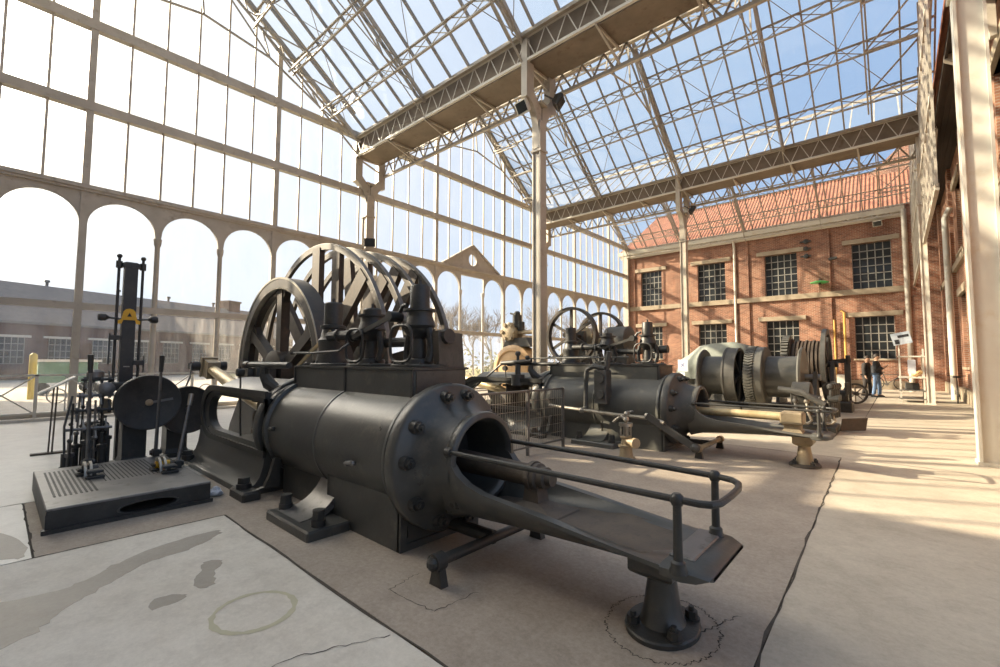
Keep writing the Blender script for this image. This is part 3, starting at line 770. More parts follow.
# ------------------------------------------------------------------ the twin winding engine
def engine(A, body, cover, near, label):
    """horizontal steam cylinder on its bed; A = y of the piston axis"""
    root = thing('steam_engine', label, 'steam engine', (-4.0, A, 0), group='twin steam engines')
    ZC = 0.68; ax = (1, 0, 0)
    def B(name, mb, m, parent=root, smooth=32, label=None): return mb.build(name, m, parent, smooth, label=label)
    # --- barrel with its lagging bands
    mb = MB(); n = 72
    mb.lathe((0, A, ZC), ax, [(-5.42, 0.42), (-5.42, 0.56), (-5.39, 0.572), (-5.29, 0.572), (-5.27, 0.56), (-5.27, 0.49), (-5.22, 0.49), (-5.22, 0.535), (-5.20, 0.54), (-5.15, 0.54), (-5.14, 0.505),
                              (-4.135, 0.505), (-4.12, 0.498), (-4.105, 0.498), (-4.10, 0.513), (-4.075, 0.513), (-4.07, 0.505), (-2.93, 0.505), (-2.925, 0.545), (-2.885, 0.555), (-2.87, 0.545), (-2.865, 0.515), (-2.845, 0.515), (-2.84, 0.56)], n)
    cyl = B('cylinder', mb, body)
    for (x, z, q) in ((-4.98, 0.72, 0), (-3.42, 0.60, 1)):
        yy = A - math.sqrt(max(0.505 ** 2 - (z - ZC) ** 2, 0))
        mb = MB(); mb.cyl((x, yy + 0.02, z), (x, yy - 0.06, z), 0.022, n=10); mb.cyl((x - 0.02, yy - 0.05, z), (x + 0.11, yy - 0.055, z + 0.02), 0.014, 0.02, n=8); mb.ball((x + 0.11, yy - 0.055, z + 0.02), 0.024, 8)
        B('drain_cock', mb, M['iron2'] if q == 0 else M['dullsteel'], cyl)
    # --- end cover: flange, cone and bored mouth
    mb = MB()
    mb.lathe((0, A, ZC), ax, [(-2.84, 0.50), (-2.84, 0.575), (-2.83, 0.582), (-2.745, 0.582), (-2.73, 0.574), (-2.722, 0.555), (-2.700, 0.50), (-2.672, 0.455), (-2.63, 0.415), (-2.57, 0.385), (-2.50, 0.365), (-2.43, 0.353), (-2.395, 0.350)], n, cap=False)
    mb.lathe((0, A, ZC + 0.03), ax, [(-2.47, 0.33), (-2.40, 0.352), (-2.372, 0.345), (-2.362, 0.33), (-2.362, 0.305), (-2.385, 0.285), (-2.42, 0.28), (-3.1, 0.28)], n, cap=False)
    mb.lathe((0, A, ZC + 0.03), ax, [(-3.1, 0.001), (-3.1, 0.28)], n, cap=False)
    cov = B('end_cover', mb, cover, smooth=40)
    for k, t in enumerate((77, 102, 34, 145, 216, 261, 325, 290, 180, 3)):
        t = math.radians(t); rb = 0.49
        p = V(-2.712, A - rb * math.cos(t), ZC + rb * math.sin(t))
        mb = MB(); mb.cyl(p, p + V(0.05, 0, 0), 0.055, 0.048, 14); mb.bolt(p + V(0.045, 0, 0), ax, 0.036, 0.042)
        B('cover_nut', mb, M['iron2'], cov)
    # --- trough that carries on from the cover to the pedestal
    st = [(-2.50, 0.80, 0.28, 0.345), (-2.40, 0.74, 0.315, 0.345), (-2.32, 0.655, 0.335, 0.345), (-2.22, 0.60, 0.345, 0.340), (-2.08, 0.565, 0.358, 0.335), (-1.90, 0.550, 0.372, 0.33), (-1.60, 0.525, 0.39, 0.325),
          (-1.30, 0.495, 0.405, 0.318), (-1.0, 0.468, 0.415, 0.312), (-0.86, 0.458, 0.418, 0.308)]
    rings = []
    for x, zt, zb, w in st:
        o = []
        H = zt - zb
        rim = 0.06
        zi = zb + 0.045 + 0.0 * H
        out = [(-w, zt), (-w - 0.005, zt - 0.02), (-w + 0.02, zt - H * 0.45), (-w * 0.78, zb + H * 0.12), (-w * 0.5, zb), (w * 0.5, zb), (w * 0.78, zb + H * 0.12), (w - 0.02, zt - H * 0.45), (w + 0.005, zt - 0.02), (w, zt)]
        inn = [(w - rim, zt), (w - rim - 0.025, zt - (zt - zi) * 0.5), (w * 0.55, zi), (0, zi - 0.012), (-w * 0.55, zi), (-(w - rim - 0.025), zt - (zt - zi) * 0.5), (-(w - rim), zt)]
        rings.append([(x, A + y, z) for y, z in out + inn])
    mb = MB(); mb.loft(rings)
    tr = B('bed_trough', mb, [body], smooth=50)
    mb = MB()   # floor of the trough: worn, rusty
    fl = [[(x, A - w * 0.80, min(zb + 0.075, zt - 0.004)), (x, A - w * 0.5, min(zb + 0.058, zt - 0.008)), (x, A + w * 0.5, min(zb + 0.058, zt - 0.008)), (x, A + w * 0.80, min(zb + 0.075, zt - 0.004))] for x, zt, zb, w in st]
    mb.loft(fl, False, False, closed=False); B('trough_floor', mb, M['rust'], tr, label='worn rusty trough floor')
    mb = MB()   # rounded nose
    ns = []
    for x, z0, z1, w in ((-0.90, 0.405, 0.468, 0.318), (-0.80, 0.400, 0.474, 0.322), (-0.73, 0.408, 0.470, 0.312), (-0.68, 0.425, 0.455, 0.285), (-0.665, 0.437, 0.447, 0.26)):
        c = min(0.05, w * 0.2)
        ns.append([(x, A - w, z0 + 0.015), (x, A - w + c, z0), (x, A + w - c, z0), (x, A + w, z0 + 0.015), (x, A + w, z1 - 0.012), (x, A + w - c * 0.4, z1), (x, A - w + c * 0.4, z1), (x, A - w, z1 - 0.012)])
    mb.loft(ns); B('trough_nose', mb, body, tr, smooth=40)
    mb = MB(); mb.cbox(-0.90, -0.775, A - 0.19, A + 0.27, 0.466, 0.482, 0.006); B('wear_plate', mb, M['dullsteel'] if near else body, tr, smooth=0)
    # --- tail rod guide in the mouth
    mb = MB()
    if near:
        mb.lathe((0, A, 0.66), ax, [(-2.9, 0.09), (-1.96, 0.074), (-1.93, 0.09), (-1.85, 0.09), (-1.84, 0.072), (-1.79, 0.072), (-1.78, 0.05), (-1.74, 0.046)], 24)
        mb.ring((-1.90, A, 0.66), ax, 0.10, 0.08, 0.03, 24)
        B('tail_rod', mb, M['rust'])
        mb = MB(); mb.loft([[(x0, A - w, z), (x1, A - w, z), (x1, A + w, z), (x0, A + w, z)] for x0, x1, w, z in ((-2.05, -1.62, 0.16, 0.43), (-2.03, -1.64, 0.15, 0.455), (-1.95, -1.82, 0.06, 0.50), (-1.94, -1.84, 0.05, 0.64))])
        B('tail_rod_foot', mb, M['rust'], smooth=0)
    else:
        mb.cyl((-3.0, A, 0.66), (-1.17, A, 0.66), 0.062, n=20); B('tail_rod', mb, M['brass'], label='pale bare tail rod')
        mb = MB(); mb.cbox(-1.28, -1.00, A - 0.14, A + 0.14, 0.58, 0.74, 0.02); mb.loft([[(-1.14 - w, A - w, z), (-1.14 + w, A - w, z), (-1.14 + w, A + w, z), (-1.14 - w, A + w, z)] for w, z in ((0.15, 0.43), (0.10, 0.50), (0.10, 0.55), (0.14, 0.59))])
        B('tail_rod_block', mb, M['tan'], smooth=0, label='cream support block')
    # --- guard rail looped round the trough
    yr = 0.335; zr = 0.80
    pts = [(-2.40, A - yr, zr)] + [(-1.6, A - yr, zr), (-0.80, A - yr, zr)]
    pts += [(-0.70, A - yr, zr), (-0.655, A - yr + 0.02, zr), (-0.63, A - yr + 0.07, zr), (-0.625, A - 0.1, zr), (-0.63, A + 0.05, zr), (-0.655, A + 0.16, zr), (-0.70, A + 0.22, zr), (-0.79, A + 0.25, zr)]
    mbr = MB(); mbr.tube(pts, 0.017, 10); mbr.tube([(-0.79, A + 0.25, zr), (-1.5, A + 0.29, zr), (-2.38, A + 0.31, zr)], 0.017, 10)
    mbr.ring((-2.40, A - yr, zr), ax, 0.034, 0.0, 0.05, 12)
    rail = B('guard_rail', mbr, M['iron2'])
    for y in (A - yr, A + 0.25):
        mb = MB(); mb.lathe((-0.80, y, 0.462), (0, 0, 1), [(0, 0.042), (0.015, 0.042), (0.03, 0.034), (0.05, 0.034), (0.06, 0.022), (0.31, 0.020), (0.312, 0.026), (0.32, 0.026)], 14)
        mb.ball((-0.80, y, zr), 0.034, 12)
        B('rail_post', mb, M['iron2'], rail)
    # --- pedestal
    pm = body if near else M['tan']
    mb = MB()
    x0 = -1.015
    mb.loft([[(x0 - w, A - d, z), (x0 + w, A - d, z), (x0 + w, A + d, z), (x0 - w, A + d, z)] for w, d, z in ((0.08, 0.11, 0.285), (0.115, 0.16, 0.315), (0.12, 0.17, 0.33), (0.12, 0.17, 0.40), (0.125, 0.18, 0.425))])
    mb.loft([[(x0 + r * math.cos(t) * 1.0, A + r * 1.15 * math.sin(t), z) for t in [2 * PI * k / 20 for k in range(20)]] for r, z in ((0.130, 0.02), (0.110, 0.05), (0.095, 0.12), (0.078, 0.24), (0.076, 0.30))])
    ped = B('pedestal', mb, pm, smooth=30)
    mb = MB(); mb.loft([[(x0 + 0.19 * s * math.cos(t), A + 0.235 * s * math.sin(t), z) for t in [2 * PI * k / 32 for k in range(32)]] for s, z in ((1, 0), (1, 0.022), (0.96, 0.03), (0.62, 0.036))])
    B('base_plate', mb, M['iron2'] if near else M['rust'], ped)
    for dx, dy in ((-0.11, -0.13), (0.11, -0.13), (0.11, 0.13), (-0.11, 0.13)):
        mb = MB(); mb.bolt((x0 + dx, A + dy, 0.028), (0, 0, 1), 0.034, 0.042); B('anchor_bolt', mb, M['iron2'], ped)
    # --- saddle under the barrel, with a hollow open end
    mb = MB()
    mb.prism([(-0.37, 0), (0.37, 0), (0.37, 0.06), (0.33, 0.10), (0.36, 0.33), (-0.36, 0.33), (-0.33, 0.10), (-0.37, 0.06)], (-3.40, A, 0), (0, 1, 0), (0, 0, 1), 1.08)
    for x in (-2.86, -3.95):
        mb.box(x - 0.02, x + 0.02, A - 0.42, A + 0.42, 0, 0.05); mb.box(x - 0.02, x + 0.02, A - 0.42, A - 0.36, 0.05, 0.42); mb.box(x - 0.02, x + 0.02, A + 0.36, A + 0.42, 0.05, 0.42)
    mb.box(-3.95, -2.86, A - 0.42, A - 0.38, 0, 0.40); mb.box(-3.95, -2.86, A + 0.38, A + 0.42, 0, 0.40)
    mb.box(-5.1, -3.95, A - 0.34, A + 0.34, 0, 0.35)
    B('saddle', mb, body, smooth=0)
    # --- mid foot: floor plate with a curved bright bracket up to the barrel
    for s in ((-1, 1) if near else (-1,)):
        mb = MB(); y1, y0 = A + s * 0.42, A + s * 0.80
        mb.cbox(-4.36, -3.54, min(y0, y1), max(y0, y1), 0, 0.08, 0.015)
        ft = B('foot_plate', mb, body, smooth=0)
        mb = MB(); o, i_ = [], []
        for k in range(9):
            t = k / 8 * PI / 2
            yy = A + s * (0.74 - 0.40 * math.sin(t) ** 0.9 if t else 0.74); zz = 0.085 + 0.34 * (1 - math.cos(t))
            ww = 0.22 - 0.05 * k / 8
            o.append([(-4.03 - ww, yy, zz), (-4.03 + ww, yy, zz), (-4.03 + ww, yy - s * 0.05, zz - 0.04), (-4.03 - ww, yy - s * 0.05, zz - 0.04)])
        mb.loft(o); B('foot_bracket', mb, M['dullsteel'] if near else body, ft, smooth=40)
        for x in (-4.27, -3.64):
            mb = MB(); mb.cyl((x, A + s * 0.66, 0.08), (x, A + s * 0.66, 0.13), 0.06, n=14); mb.cyl((x, A + s * 0.66, 0.13), (x, A + s * 0.66, 0.19), 0.055, 0.052, n=6); mb.cyl((x, A + s * 0.66, 0.19), (x, A + s * 0.66, 0.21), 0.05, 0.05, n=14)
            B('foot_nut', mb, M['iron2'], ft)
    # --- steam chest on top
    mb = MB(); mb.cbox(-5.20, -2.99, A - 0.20, A + 0.40, 1.0, 1.375, 0.012); ch = B('steam_chest', mb, body, smooth=0)
    mb = MB()
    for x in (-5.20, -4.09, -3.01): mb.box(x - 0.012, x + 0.012, A - 0.212, A - 0.195, 1.08, 1.38)
    mb.box(-5.215, -2.98, A - 0.215, A + 0.415, 1.368, 1.388); B('chest_bead', mb, M['iron2'], ch, smooth=0)
    mb = MB(); mb.box(-2.992, -2.982, A - 0.18, A + 0.38, 1.02, 1.36); B('chest_end_panel', mb, M['rust'], ch, smooth=0, label='rust-brown end panel')
    if near:
        mb = MB(); mb.loft([[(-3.10, A + 0.10, 1.38), (-3.02, A + 0.10, 1.38), (-3.02, A + 0.40, 1.38), (-3.10, A + 0.40, 1.38)], [(-3.10, A + 0.08, 1.71), (-3.02, A + 0.08, 1.71), (-3.02, A + 0.37, 1.70), (-3.10, A + 0.37, 1.70)]])
        B('rusty_cover_plate', mb, M['rust'], ch, smooth=0, label='rusty upright plate')
    # --- valve bonnets
    def bonnet(x, h, ru, rl, open_yoke):
        y = A + 0.10
        mb = MB(); mb.loft([[(x + 0.32 * s * math.cos(t), y + 0.22 * s * math.sin(t), z) for t in [2 * PI * k / 28 for k in range(28)]] for s, z in ((1, 1.386), (1, 1.405), (0.95, 1.415), (0.5, 1.42))])
        if open_yoke:
            mb.lathe((x, y, 1.41), (0, 0, 1), [(0, rl), (0.05, rl * 0.9), (0.06, rl * 0.55), (0.24, rl * 0.42), (0.30, rl * 0.9), (0.33, rl)], 20)
            for s in (-1, 1):
                mb.tube([(x + s * rl * 1.05, y - 0.02, 1.44), (x + s * rl * 1.2, y, 1.56), (x + s * rl * 0.95, y, 1.74)], 0.035, 8)
            mb.lathe((x, y, 1.74), (0, 0, 1), [(0, rl * 0.85), (0.03, rl), (0.10, rl * 0.85), (0.12, rl * 0.8), (0.16, rl * 0.8), (0.165, rl * 1.02), (0.185, rl * 1.02), (0.19, ru), (h - 1.74 - 0.015, ru), (h - 1.74, ru * 0.9)], 24)
        else:
            mb.lathe((x, y, 1.41), (0, 0, 1), [(0, rl), (0.06, rl * 0.92), (0.16, rl * 0.8), (0.22, rl * 0.86), (0.27, rl * 0.86), (0.30, rl * 0.72), (0.40, rl * 0.62), (0.41, rl * 0.74), (0.44, rl * 0.74), (0.45, ru), (h - 1.41 - 0.015, ru), (h - 1.41, ru * 0.88)], 24)
        mb.cyl((x, y, h - 0.005), (x, y, h + 0.05), 0.016, n=8)
        bn = B('valve_bonnet', mb, M['iron2'])
        for k in range(8):
            t = 2 * PI * k / 8; mb = MB(); mb.bolt((x + 0.27 * math.cos(t), y + 0.18 * math.sin(t), 1.41), (0, 0, 1), 0.018, 0.02)
            B('bonnet_bolt', mb, M['iron2'], bn)
        if open_yoke:
            mb = MB(); yy = y - rl - 0.06
            loop = [(x + 0.16 * math.copysign(abs(math.cos(t)) ** 0.6, math.cos(t)), yy, 1.60 + 0.165 * math.copysign(abs(math.sin(t)) ** 0.6, math.sin(t))) for t in [2 * PI * k / 24 for k in range(25)]]
            mb.tube(loop, 0.014, 6); B('lever_loop', mb, M['iron2'], bn)
        return bn
    bonnet(-4.92, 2.12, 0.105, 0.19, False); bonnet(-4.10, 1.99, 0.095, 0.145, True); bonnet(-3.31, 2.15, 0.092, 0.15, True)
    mb = MB(); mb.tube([(-4.80, A + 0.0, 1.72), (-4.45, A + 0.0, 1.72), (-4.18, A + 0.0, 1.71)], 0.052, 10); mb.lathe((-4.6, A + 0.0, 1.72), ax, [(0, 0.075), (0.03, 0.075)], 12); mb.lathe((-4.32, A + 0.0, 1.715), ax, [(0, 0.07), (0.04, 0.07)], 12)
    B('valve_gear_shaft', mb, M['iron2'])
    mb = MB(); mb.tube([(-4.0, A + 0.18, 1.63), (-3.75, A + 0.18, 1.63), (-3.45, A + 0.18, 1.63)], 0.05, 10); B('valve_gear_shaft', mb, M['iron2'])
    mb = MB(); mb.tube([(-3.2, A + 0.18, 1.65), (-2.98, A + 0.18, 1.67)], 0.07, 10); B('valve_gear_shaft', mb, M['iron2'])
    mb = MB(); mb.bar((-4.17, A - 0.08, 1.68), (-3.50, A - 0.08, 1.86), 0.02, 0.045); mb.cyl((-3.52, A - 0.1, 1.86), (-3.52, A + 0.04, 1.86), 0.05, n=12)
    mb.tube([(-3.52, A + 0.02, 1.86), (-3.50, A + 0.02, 1.91), (-3.46, A + 0.02, 1.96), (-3.4, A + 0.02, 1.97)], 0.02, 8)
    B('valve_lever', mb, M['iron2'])
    mb = MB(); mb.tube([(-5.2, A - 0.24, 1.53), (-4.75, A - 0.24, 1.525), (-4.15, A - 0.24, 1.54), (-4.08, A - 0.24, 1.57), (-4.07, A - 0.18, 1.61)], 0.013, 8); mb.ball((-5.2, A - 0.24, 1.53), 0.03, 8)
    B('drain_pipe', mb, M['iron2'])
    if near:
        mb = MB(); mb.bar((-5.25, A - 0.16, 1.37), (-4.82, A + 0.02, 1.78), 0.02, 0.035); B('reach_rod', mb, M['brass'], label='pale yellowish reach rod')
    # --- rocker bracket at the back end with a hanging rod
    mb = MB(); yb = A - 0.40
    mb.tube([(-6.15, yb, 1.385), (-4.9, yb, 1.39)], 0.036, 12); mb.cyl((-6.16, yb, 1.385), (-6.05, yb, 1.385), 0.047, n=12)
    mb.tube([(-5.55, yb, 1.37), (-5.56, yb, 1.27), (-5.50, yb + 0.03, 1.17), (-5.38, yb + 0.08, 1.10), (-5.28, yb + 0.12, 1.12)], 0.06, 10, rr=[0.05, 0.06, 0.075, 0.06, 0.05])
    B('rocker_bracket', mb, M['iron2'])
    mb = MB(); mb.tube([(-6.2, yb - 0.05, 1.36), (-6.14, yb - 0.05, 0.7), (-6.07, yb - 0.05, 0.3)], 0.011, 8); mb.cyl((-6.07, yb - 0.05, 0.31), (-6.05, yb - 0.05, 0.15), 0.02, n=8); mb.cyl((-6.2, yb - 0.09, 1.29), (-6.2, yb - 0.01, 1.29), 0.05, n=10)
    B('hanging_rod', mb, M['iron2'])
    # --- crosshead guide: tubular frame with a large window in each cheek, round at the crank end
    def outline(x0, x1, z0, z1, r, n=14):
        p = []
        cz = (z0 + z1) / 2
        for k in range(n + 1):
            t = PI / 2 + PI * k / n
            p.append((x0 + r + r * math.cos(t), cz + (z1 - z0) / 2 * math.sin(t)))
        p += [(x1, z0), (x1, z1)]
        return p
    for s in (-1, 1):
        mb = MB(); yo, yi = A + s * 0.50, A + s * 0.40
        o_ = outline(-7.50, -5.3, 0.40, 1.08, 0.42); w_ = outline(-7.20, -5.40, 0.51, 0.975, 0.33)
        mb.loft([[(x, yo, z) for x, z in o_], [(x, yo, z) for x, z in w_], [(x, yi, z) for x, z in w_], [(x, yi, z) for x, z in o_], [(x, yo, z) for x, z in o_]], False, False)
        B('guide_cheek', mb, body, smooth=30)
        mb = MB(); mb.loft([[(x, yo - s * 0.01, z) for x, z in outline(-7.49, -5.2, 0.38, 1.10, 0.44)], [(x, yo + s * 0.025, z) for x, z in outline(-7.49, -5.2, 0.38, 1.10, 0.44)], [(x, yo + s * 0.025, z) for x, z in outline(-7.38, -5.2, 0.45, 1.02, 0.38)], [(x, yo - s * 0.01, z) for x, z in outline(-7.38, -5.2, 0.45, 1.02, 0.38)]], False, False)
        B('guide_rim', mb, M['iron2'], smooth=30)
    mb = MB(); rs = []
    for x in (-7.12, -5.2):
        arc = [(A + 0.505 * math.cos(t), 0.86 + 0.34 * math.sin(t)) for t in [math.radians(28 + 124 * k / 16) for k in range(17)]]
        arc2 = [(A + 0.44 * math.cos(t), 0.83 + 0.32 * math.sin(t)) for t in [math.radians(152 - 124 * k / 16) for k in range(17)]]
        rs.append([(x, y, z) for y, z in arc + arc2])
    mb.loft(rs); B('guide_crown', mb, M['dullsteel'] if near else body, smooth=30, label='paler steel top of the guide' if near else None)  # near crown is a paler steel than the body
    mb = MB(); rs = []
    for x in (-7.55, -5.2):
        pr = [(-0.50, 0.50), (-0.505, 0.40), (-0.52, 0.28), (-0.55, 0.18), (-0.60, 0.11), (-0.68, 0.075), (-0.70, 0.06), (-0.70, 0.0), (0.70, 0.0), (0.70, 0.06), (0.68, 0.075), (0.60, 0.11), (0.55, 0.18), (0.52, 0.28), (0.505, 0.40), (0.50, 0.50), (0.40, 0.50), (0.38, 0.30), (-0.38, 0.30), (-0.40, 0.50)]
        rs.append([(x, A + y, z) for y, z in pr])
    mb.loft(rs); B('guide_bed', mb, body, smooth=40)
    for x in (-7.3, -5.20):
        for s in ((-1, 1) if near else (-1,)):
            mb = MB(); y0, y1 = sorted((A + s * 0.60, A + s * 0.78))
            if x > -6:
                mb.cbox(x - 0.20, x + 0.20, y0, y1, 0, 0.09, 0.02)
                wb = [(0.20, 0.10), (0.19, 0.24), (0.20, 0.40), (0.10, 0.40), (0.02, 0.22), (-0.06, 0.12), (-0.18, 0.10)]
                mb.prism([(-s * (q) if False else s * (0.66 - (q + 0.2) * 0.62), z) for q, z in wb], (x + 0.17, A, 0), (0, 1, 0), (0, 0, 1), 0.06)
            mb.cyl((x - 0.04, (y0 + y1) / 2, 0.07), (x - 0.04, (y0 + y1) / 2, 0.14), 0.075, n=14); mb.cyl((x - 0.04, (y0 + y1) / 2, 0.14), (x - 0.04, (y0 + y1) / 2, 0.20), 0.062, 0.058, n=6)
            B('guide_foot', mb, M['iron2'])
    # --- piston rod, crosshead and connecting rod
    mb = MB(); mb.cyl((-5.35, A, 0.70), (-6.1, A, 0.70), 0.06, n=16); B('piston_rod', mb, M['steel'])
    mb = MB(); mb.cbox(-6.45, -6.0, A - 0.16, A + 0.16, 0.52, 0.90, 0.03); mb.cyl((-6.25, A - 0.24, 0.70), (-6.25, A + 0.24, 0.70), 0.09, n=16); mb.cbox(-6.5, -5.95, A - 0.2, A + 0.2, 0.47, 0.53, 0.01); mb.cbox(-6.5, -5.95, A - 0.2, A + 0.2, 0.89, 0.94, 0.01)
    B('crosshead', mb, M['rust'])
    a, c = V(-6.25, A, 0.70), V(-9.4, A + 0.10, 1.30)
    mb = MB(); mb.tube([a, a.lerp(c, 0.1), a.lerp(c, 0.5), a.lerp(c, 0.93), c], 0.09, 14, rr=[0.07, 0.075, 0.105, 0.085, 0.085])
    rod = B('connecting_rod', mb, M['brass'], label='pale ochre connecting rod')
    mb = MB(); mb.bar(c + V(0.22, 0, -0.05), c + V(-0.24, 0, 0.05), 0.20, 0.30); mb.bar(c + V(-0.05, 0, 0.01), c + V(-0.11, 0, 0.025), 0.26, 0.36)
    B('big_end', mb, M['tan'], rod, smooth=0)
    mb = MB(); mb.cyl(c + V(-0.14, -0.26, 0.03), c + V(-0.14, 0.30, 0.03), 0.085, n=16); mb.cyl(c + V(-0.14, -0.30, 0.03), c + V(-0.14, -0.22, 0.03), 0.06, n=6)
    B('crank_pin', mb, M['iron2'], rod)
    # --- drain pipe under the cover, on two short feet
    mb = MB(); xd = -2.27
    mb.cyl((xd, A - 0.53, 0.15), (xd, A + 0.53, 0.15), 0.036, n=14); mb.cyl((xd, A - 0.58, 0.15), (xd, A - 0.50, 0.15), 0.058, n=14); mb.ball((xd, A - 0.58, 0.15), 0.045, 10); mb.cyl((xd, A + 0.50, 0.15), (xd, A + 0.58, 0.15), 0.058, n=14)
    dp = B('drain_header', mb, M['iron2'] if near else M['tan'])
    for s in (-1, 1):
        mb = MB(); mb.loft([[(xd - w, A + s * 0.53 - d, z), (xd + w, A + s * 0.53 - d, z), (xd + w, A + s * 0.53 + d, z), (xd - w, A + s * 0.53 + d, z)] for w, d, z in ((0.06, 0.03, 0), (0.035, 0.024, 0.12), (0.03, 0.02, 0.15))])
        B('header_foot', mb, M['iron2'], dp, smooth=0)
    mb = MB(); mb.tube([(-2.75, A, 0.14), (xd, A, 0.15)], 0.05, 10); B('drain_branch', mb, M['iron2'], dp)
    return root
YA1, YA2 = 2.5, 7.6
eng1 = engine(YA1, M['iron'], M['iron'], True, 'large black steam engine cylinder in the foreground with looped rail over its trough')
eng2 = engine(YA2, M['greyiron'], M['greydark'], False, 'grey-green steam engine cylinder behind the wire mesh fence, with pale tail rod')
# extra gear on the far engine: side valve box, levers, floor pipe and slanted strut
def extra(name, mb, m, smooth=32): return mb.build(name, m, eng2, smooth)
mb = MB(); y = YA2 - 0.55
mb.cbox(-3.98, -3.74, y - 0.1, y + 0.12, 0.72, 1.30, 0.02); mb.cyl((-3.86, y - 0.13, 1.16), (-3.86, y - 0.08, 1.16), 0.09, n=18); mb.cyl((-3.84, y - 0.14, 0.88), (-3.84, y - 0.08, 0.88), 0.07, n=14)
mb.tube([(-3.78, y, 1.3), (-3.76, y, 1.45), (-3.72, y, 1.62)], 0.05, 10)
extra('valve_box', mb, M['greydark'])
mb = MB(); mb.tube([(-3.78, y - 0.05, 1.32), (-3.98, y - 0.08, 1.36), (-4.12, y - 0.08, 1.30), (-4.14, y - 0.08, 1.1)], 0.045, 10); mb.tube([(-4.14, y - 0.08, 1.1), (-4.15, y - 0.08, 0.62)], 0.04, 10); mb.ball((-4.15, y - 0.08, 0.62), 0.055, 10)
extra('valve_crank', mb, M['greydark'])
mb = MB(); mb.tube([(-4.9, y - 0.12, 0.62), (-3.6, y - 0.12, 0.56), (-2.9, y - 0.14, 0.55), (-2.72, y - 0.16, 0.50)], 0.03, 10)
for x in (-4.2, -3.35, -3.0): mb.ball((x, y - 0.13, 0.58), 0.055, 10)
mb.tube([(-3.35, y - 0.13, 0.56), (-3.35, y - 0.13, 0.38), (-3.30, y - 0.1, 0.3)], 0.02, 8)
extra('drain_rod', mb, M['steel'])
mb = MB(); mb.bar((-2.98, y - 0.2, 0.60), (-2.30, y - 0.05, 0.16), 0.05, 0.10); mb.ball((-2.3, y - 0.05, 0.16), 0.075, 10)
extra('slanted_strut', mb, M['greydark'])
mb = MB(); mb.tube([(-5.85, y + 0.1, 1.38), (-5.85, y + 0.1, 1.12)], 0.06, 10); mb.cyl((-5.85, y + 0.1, 1.17), (-5.85, y + 0.1, 0.95), 0.14, n=16); mb.tube([(-6.3, y + 0.1, 1.40), (-5.5, y + 0.1, 1.45)], 0.045, 10); mb.tube([(-6.3, y + 0.1, 1.38), (-7.3, y + 0.05, 0.7)], 0.022, 8)
mb.ball((-5.85, y + 0.1, 1.60), 0.06, 10); mb.tube([(-5.85, y + 0.1, 1.44), (-5.85, y + 0.1, 1.6)], 0.03, 8); mb.tube([(-5.6, y + 0.1, 1.5), (-3.4, y + 0.1, 1.52)], 0.014, 8); mb.ball((-5.6, y + 0.1, 1.52), 0.05, 10)
extra('rocker_gear', mb, M['greydark'])

# ------------------------------------------------------------------ winding drums (bobbins) between the two engines
WX, WZ = -8.62, 1.2
wr = thing('winding_drum', 'tall spoked rope reels and crank wheel behind the foreground engine', 'winding drum', (WX, 4.6, 0))
mb = MB(); mb.cyl((WX, 2.9, WZ), (WX, 7.3, WZ), 0.2, n=24); mb.build('drum_shaft', M['wheel'], wr)
for y in (3.15, 6.6):
    mb = MB(); mb.loft([[(WX - a, y - c, z), (WX + a, y - c, z), (WX + a, y + c, z), (WX - a, y + c, z)] for a, c, z in ((0.8, 0.22, 0), (0.75, 0.2, 0.25), (0.4, 0.16, 0.8), (0.35, 0.16, 1.42))]); mb.build('shaft_pedestal', M['iron2'], wr, 0)
def wheel(y, R, depth, width, spokes, sw, st, a0, rim_m, sp_m, hub_r, hub_w, inner_lip, name='reel'):
    mb = MB(); mb.ring((WX, y, WZ), (0, 1, 0), R, R - depth, width, 96)
    if inner_lip:
        mb.ring((WX, y, WZ), (0, 1, 0), R - depth + 0.02, R - depth - 0.05, width * 0.35, 96)
    rim = mb.build(name + '_rim', rim_m, wr, 40)
    for k in range(spokes):
        t = a0 + 2 * PI * k / spokes; d = V(math.cos(t), 0, math.sin(t)); c = V(WX, y, WZ)
        mb = MB()
        mb.bar(c + d * hub_r * 0.8, c + d * (R - depth * 0.6), sw, st, (0, 1, 0))
        if inner_lip:
            q = V(-math.sin(t), 0, math.cos(t))
            mb.loft([[c + d * (R - depth - 0.32) + q * (w) + V(0, e, 0) for w, e in ((-0.07, -0.05), (0.07, -0.05), (0.07, 0.05), (-0.07, 0.05))], [c + d * (R - depth + 0.02) + q * w + V(0, e, 0) for w, e in ((-0.24, -0.07), (0.24, -0.07), (0.24, 0.07), (-0.24, 0.07))]])
        mb.build(name + '_spoke', sp_m, wr, 0)
    mb = MB(); mb.lathe((WX, y - hub_w / 2, WZ), (0, 1, 0), [(0, hub_r * 0.7), (0.03, hub_r), (hub_w - 0.03, hub_r), (hub_w, hub_r * 0.7)], 28); mb.build(name + '_hub', M['wheel'], wr)
    return rim
wheel(3.55, 1.78, 0.20, 0.30, 6, 0.20, 0.16, PI / 2, M['wheel'], M['wheel'], 0.42, 0.4, True, 'brake_wheel')
mb = MB(); mb.ring((WX, 3.55, WZ), (0, 1, 0), 1.585, 1.572, 0.30, 96); mb.ring((WX, 3.398, WZ), (0, 1, 0), 1.785, 1.75, 0.012, 96); mb.build('brake_highlight', M['rimlight'], wr, 40, label='bright rings painting the lit rim edge')  # bright rings put the light on the rim into its colour
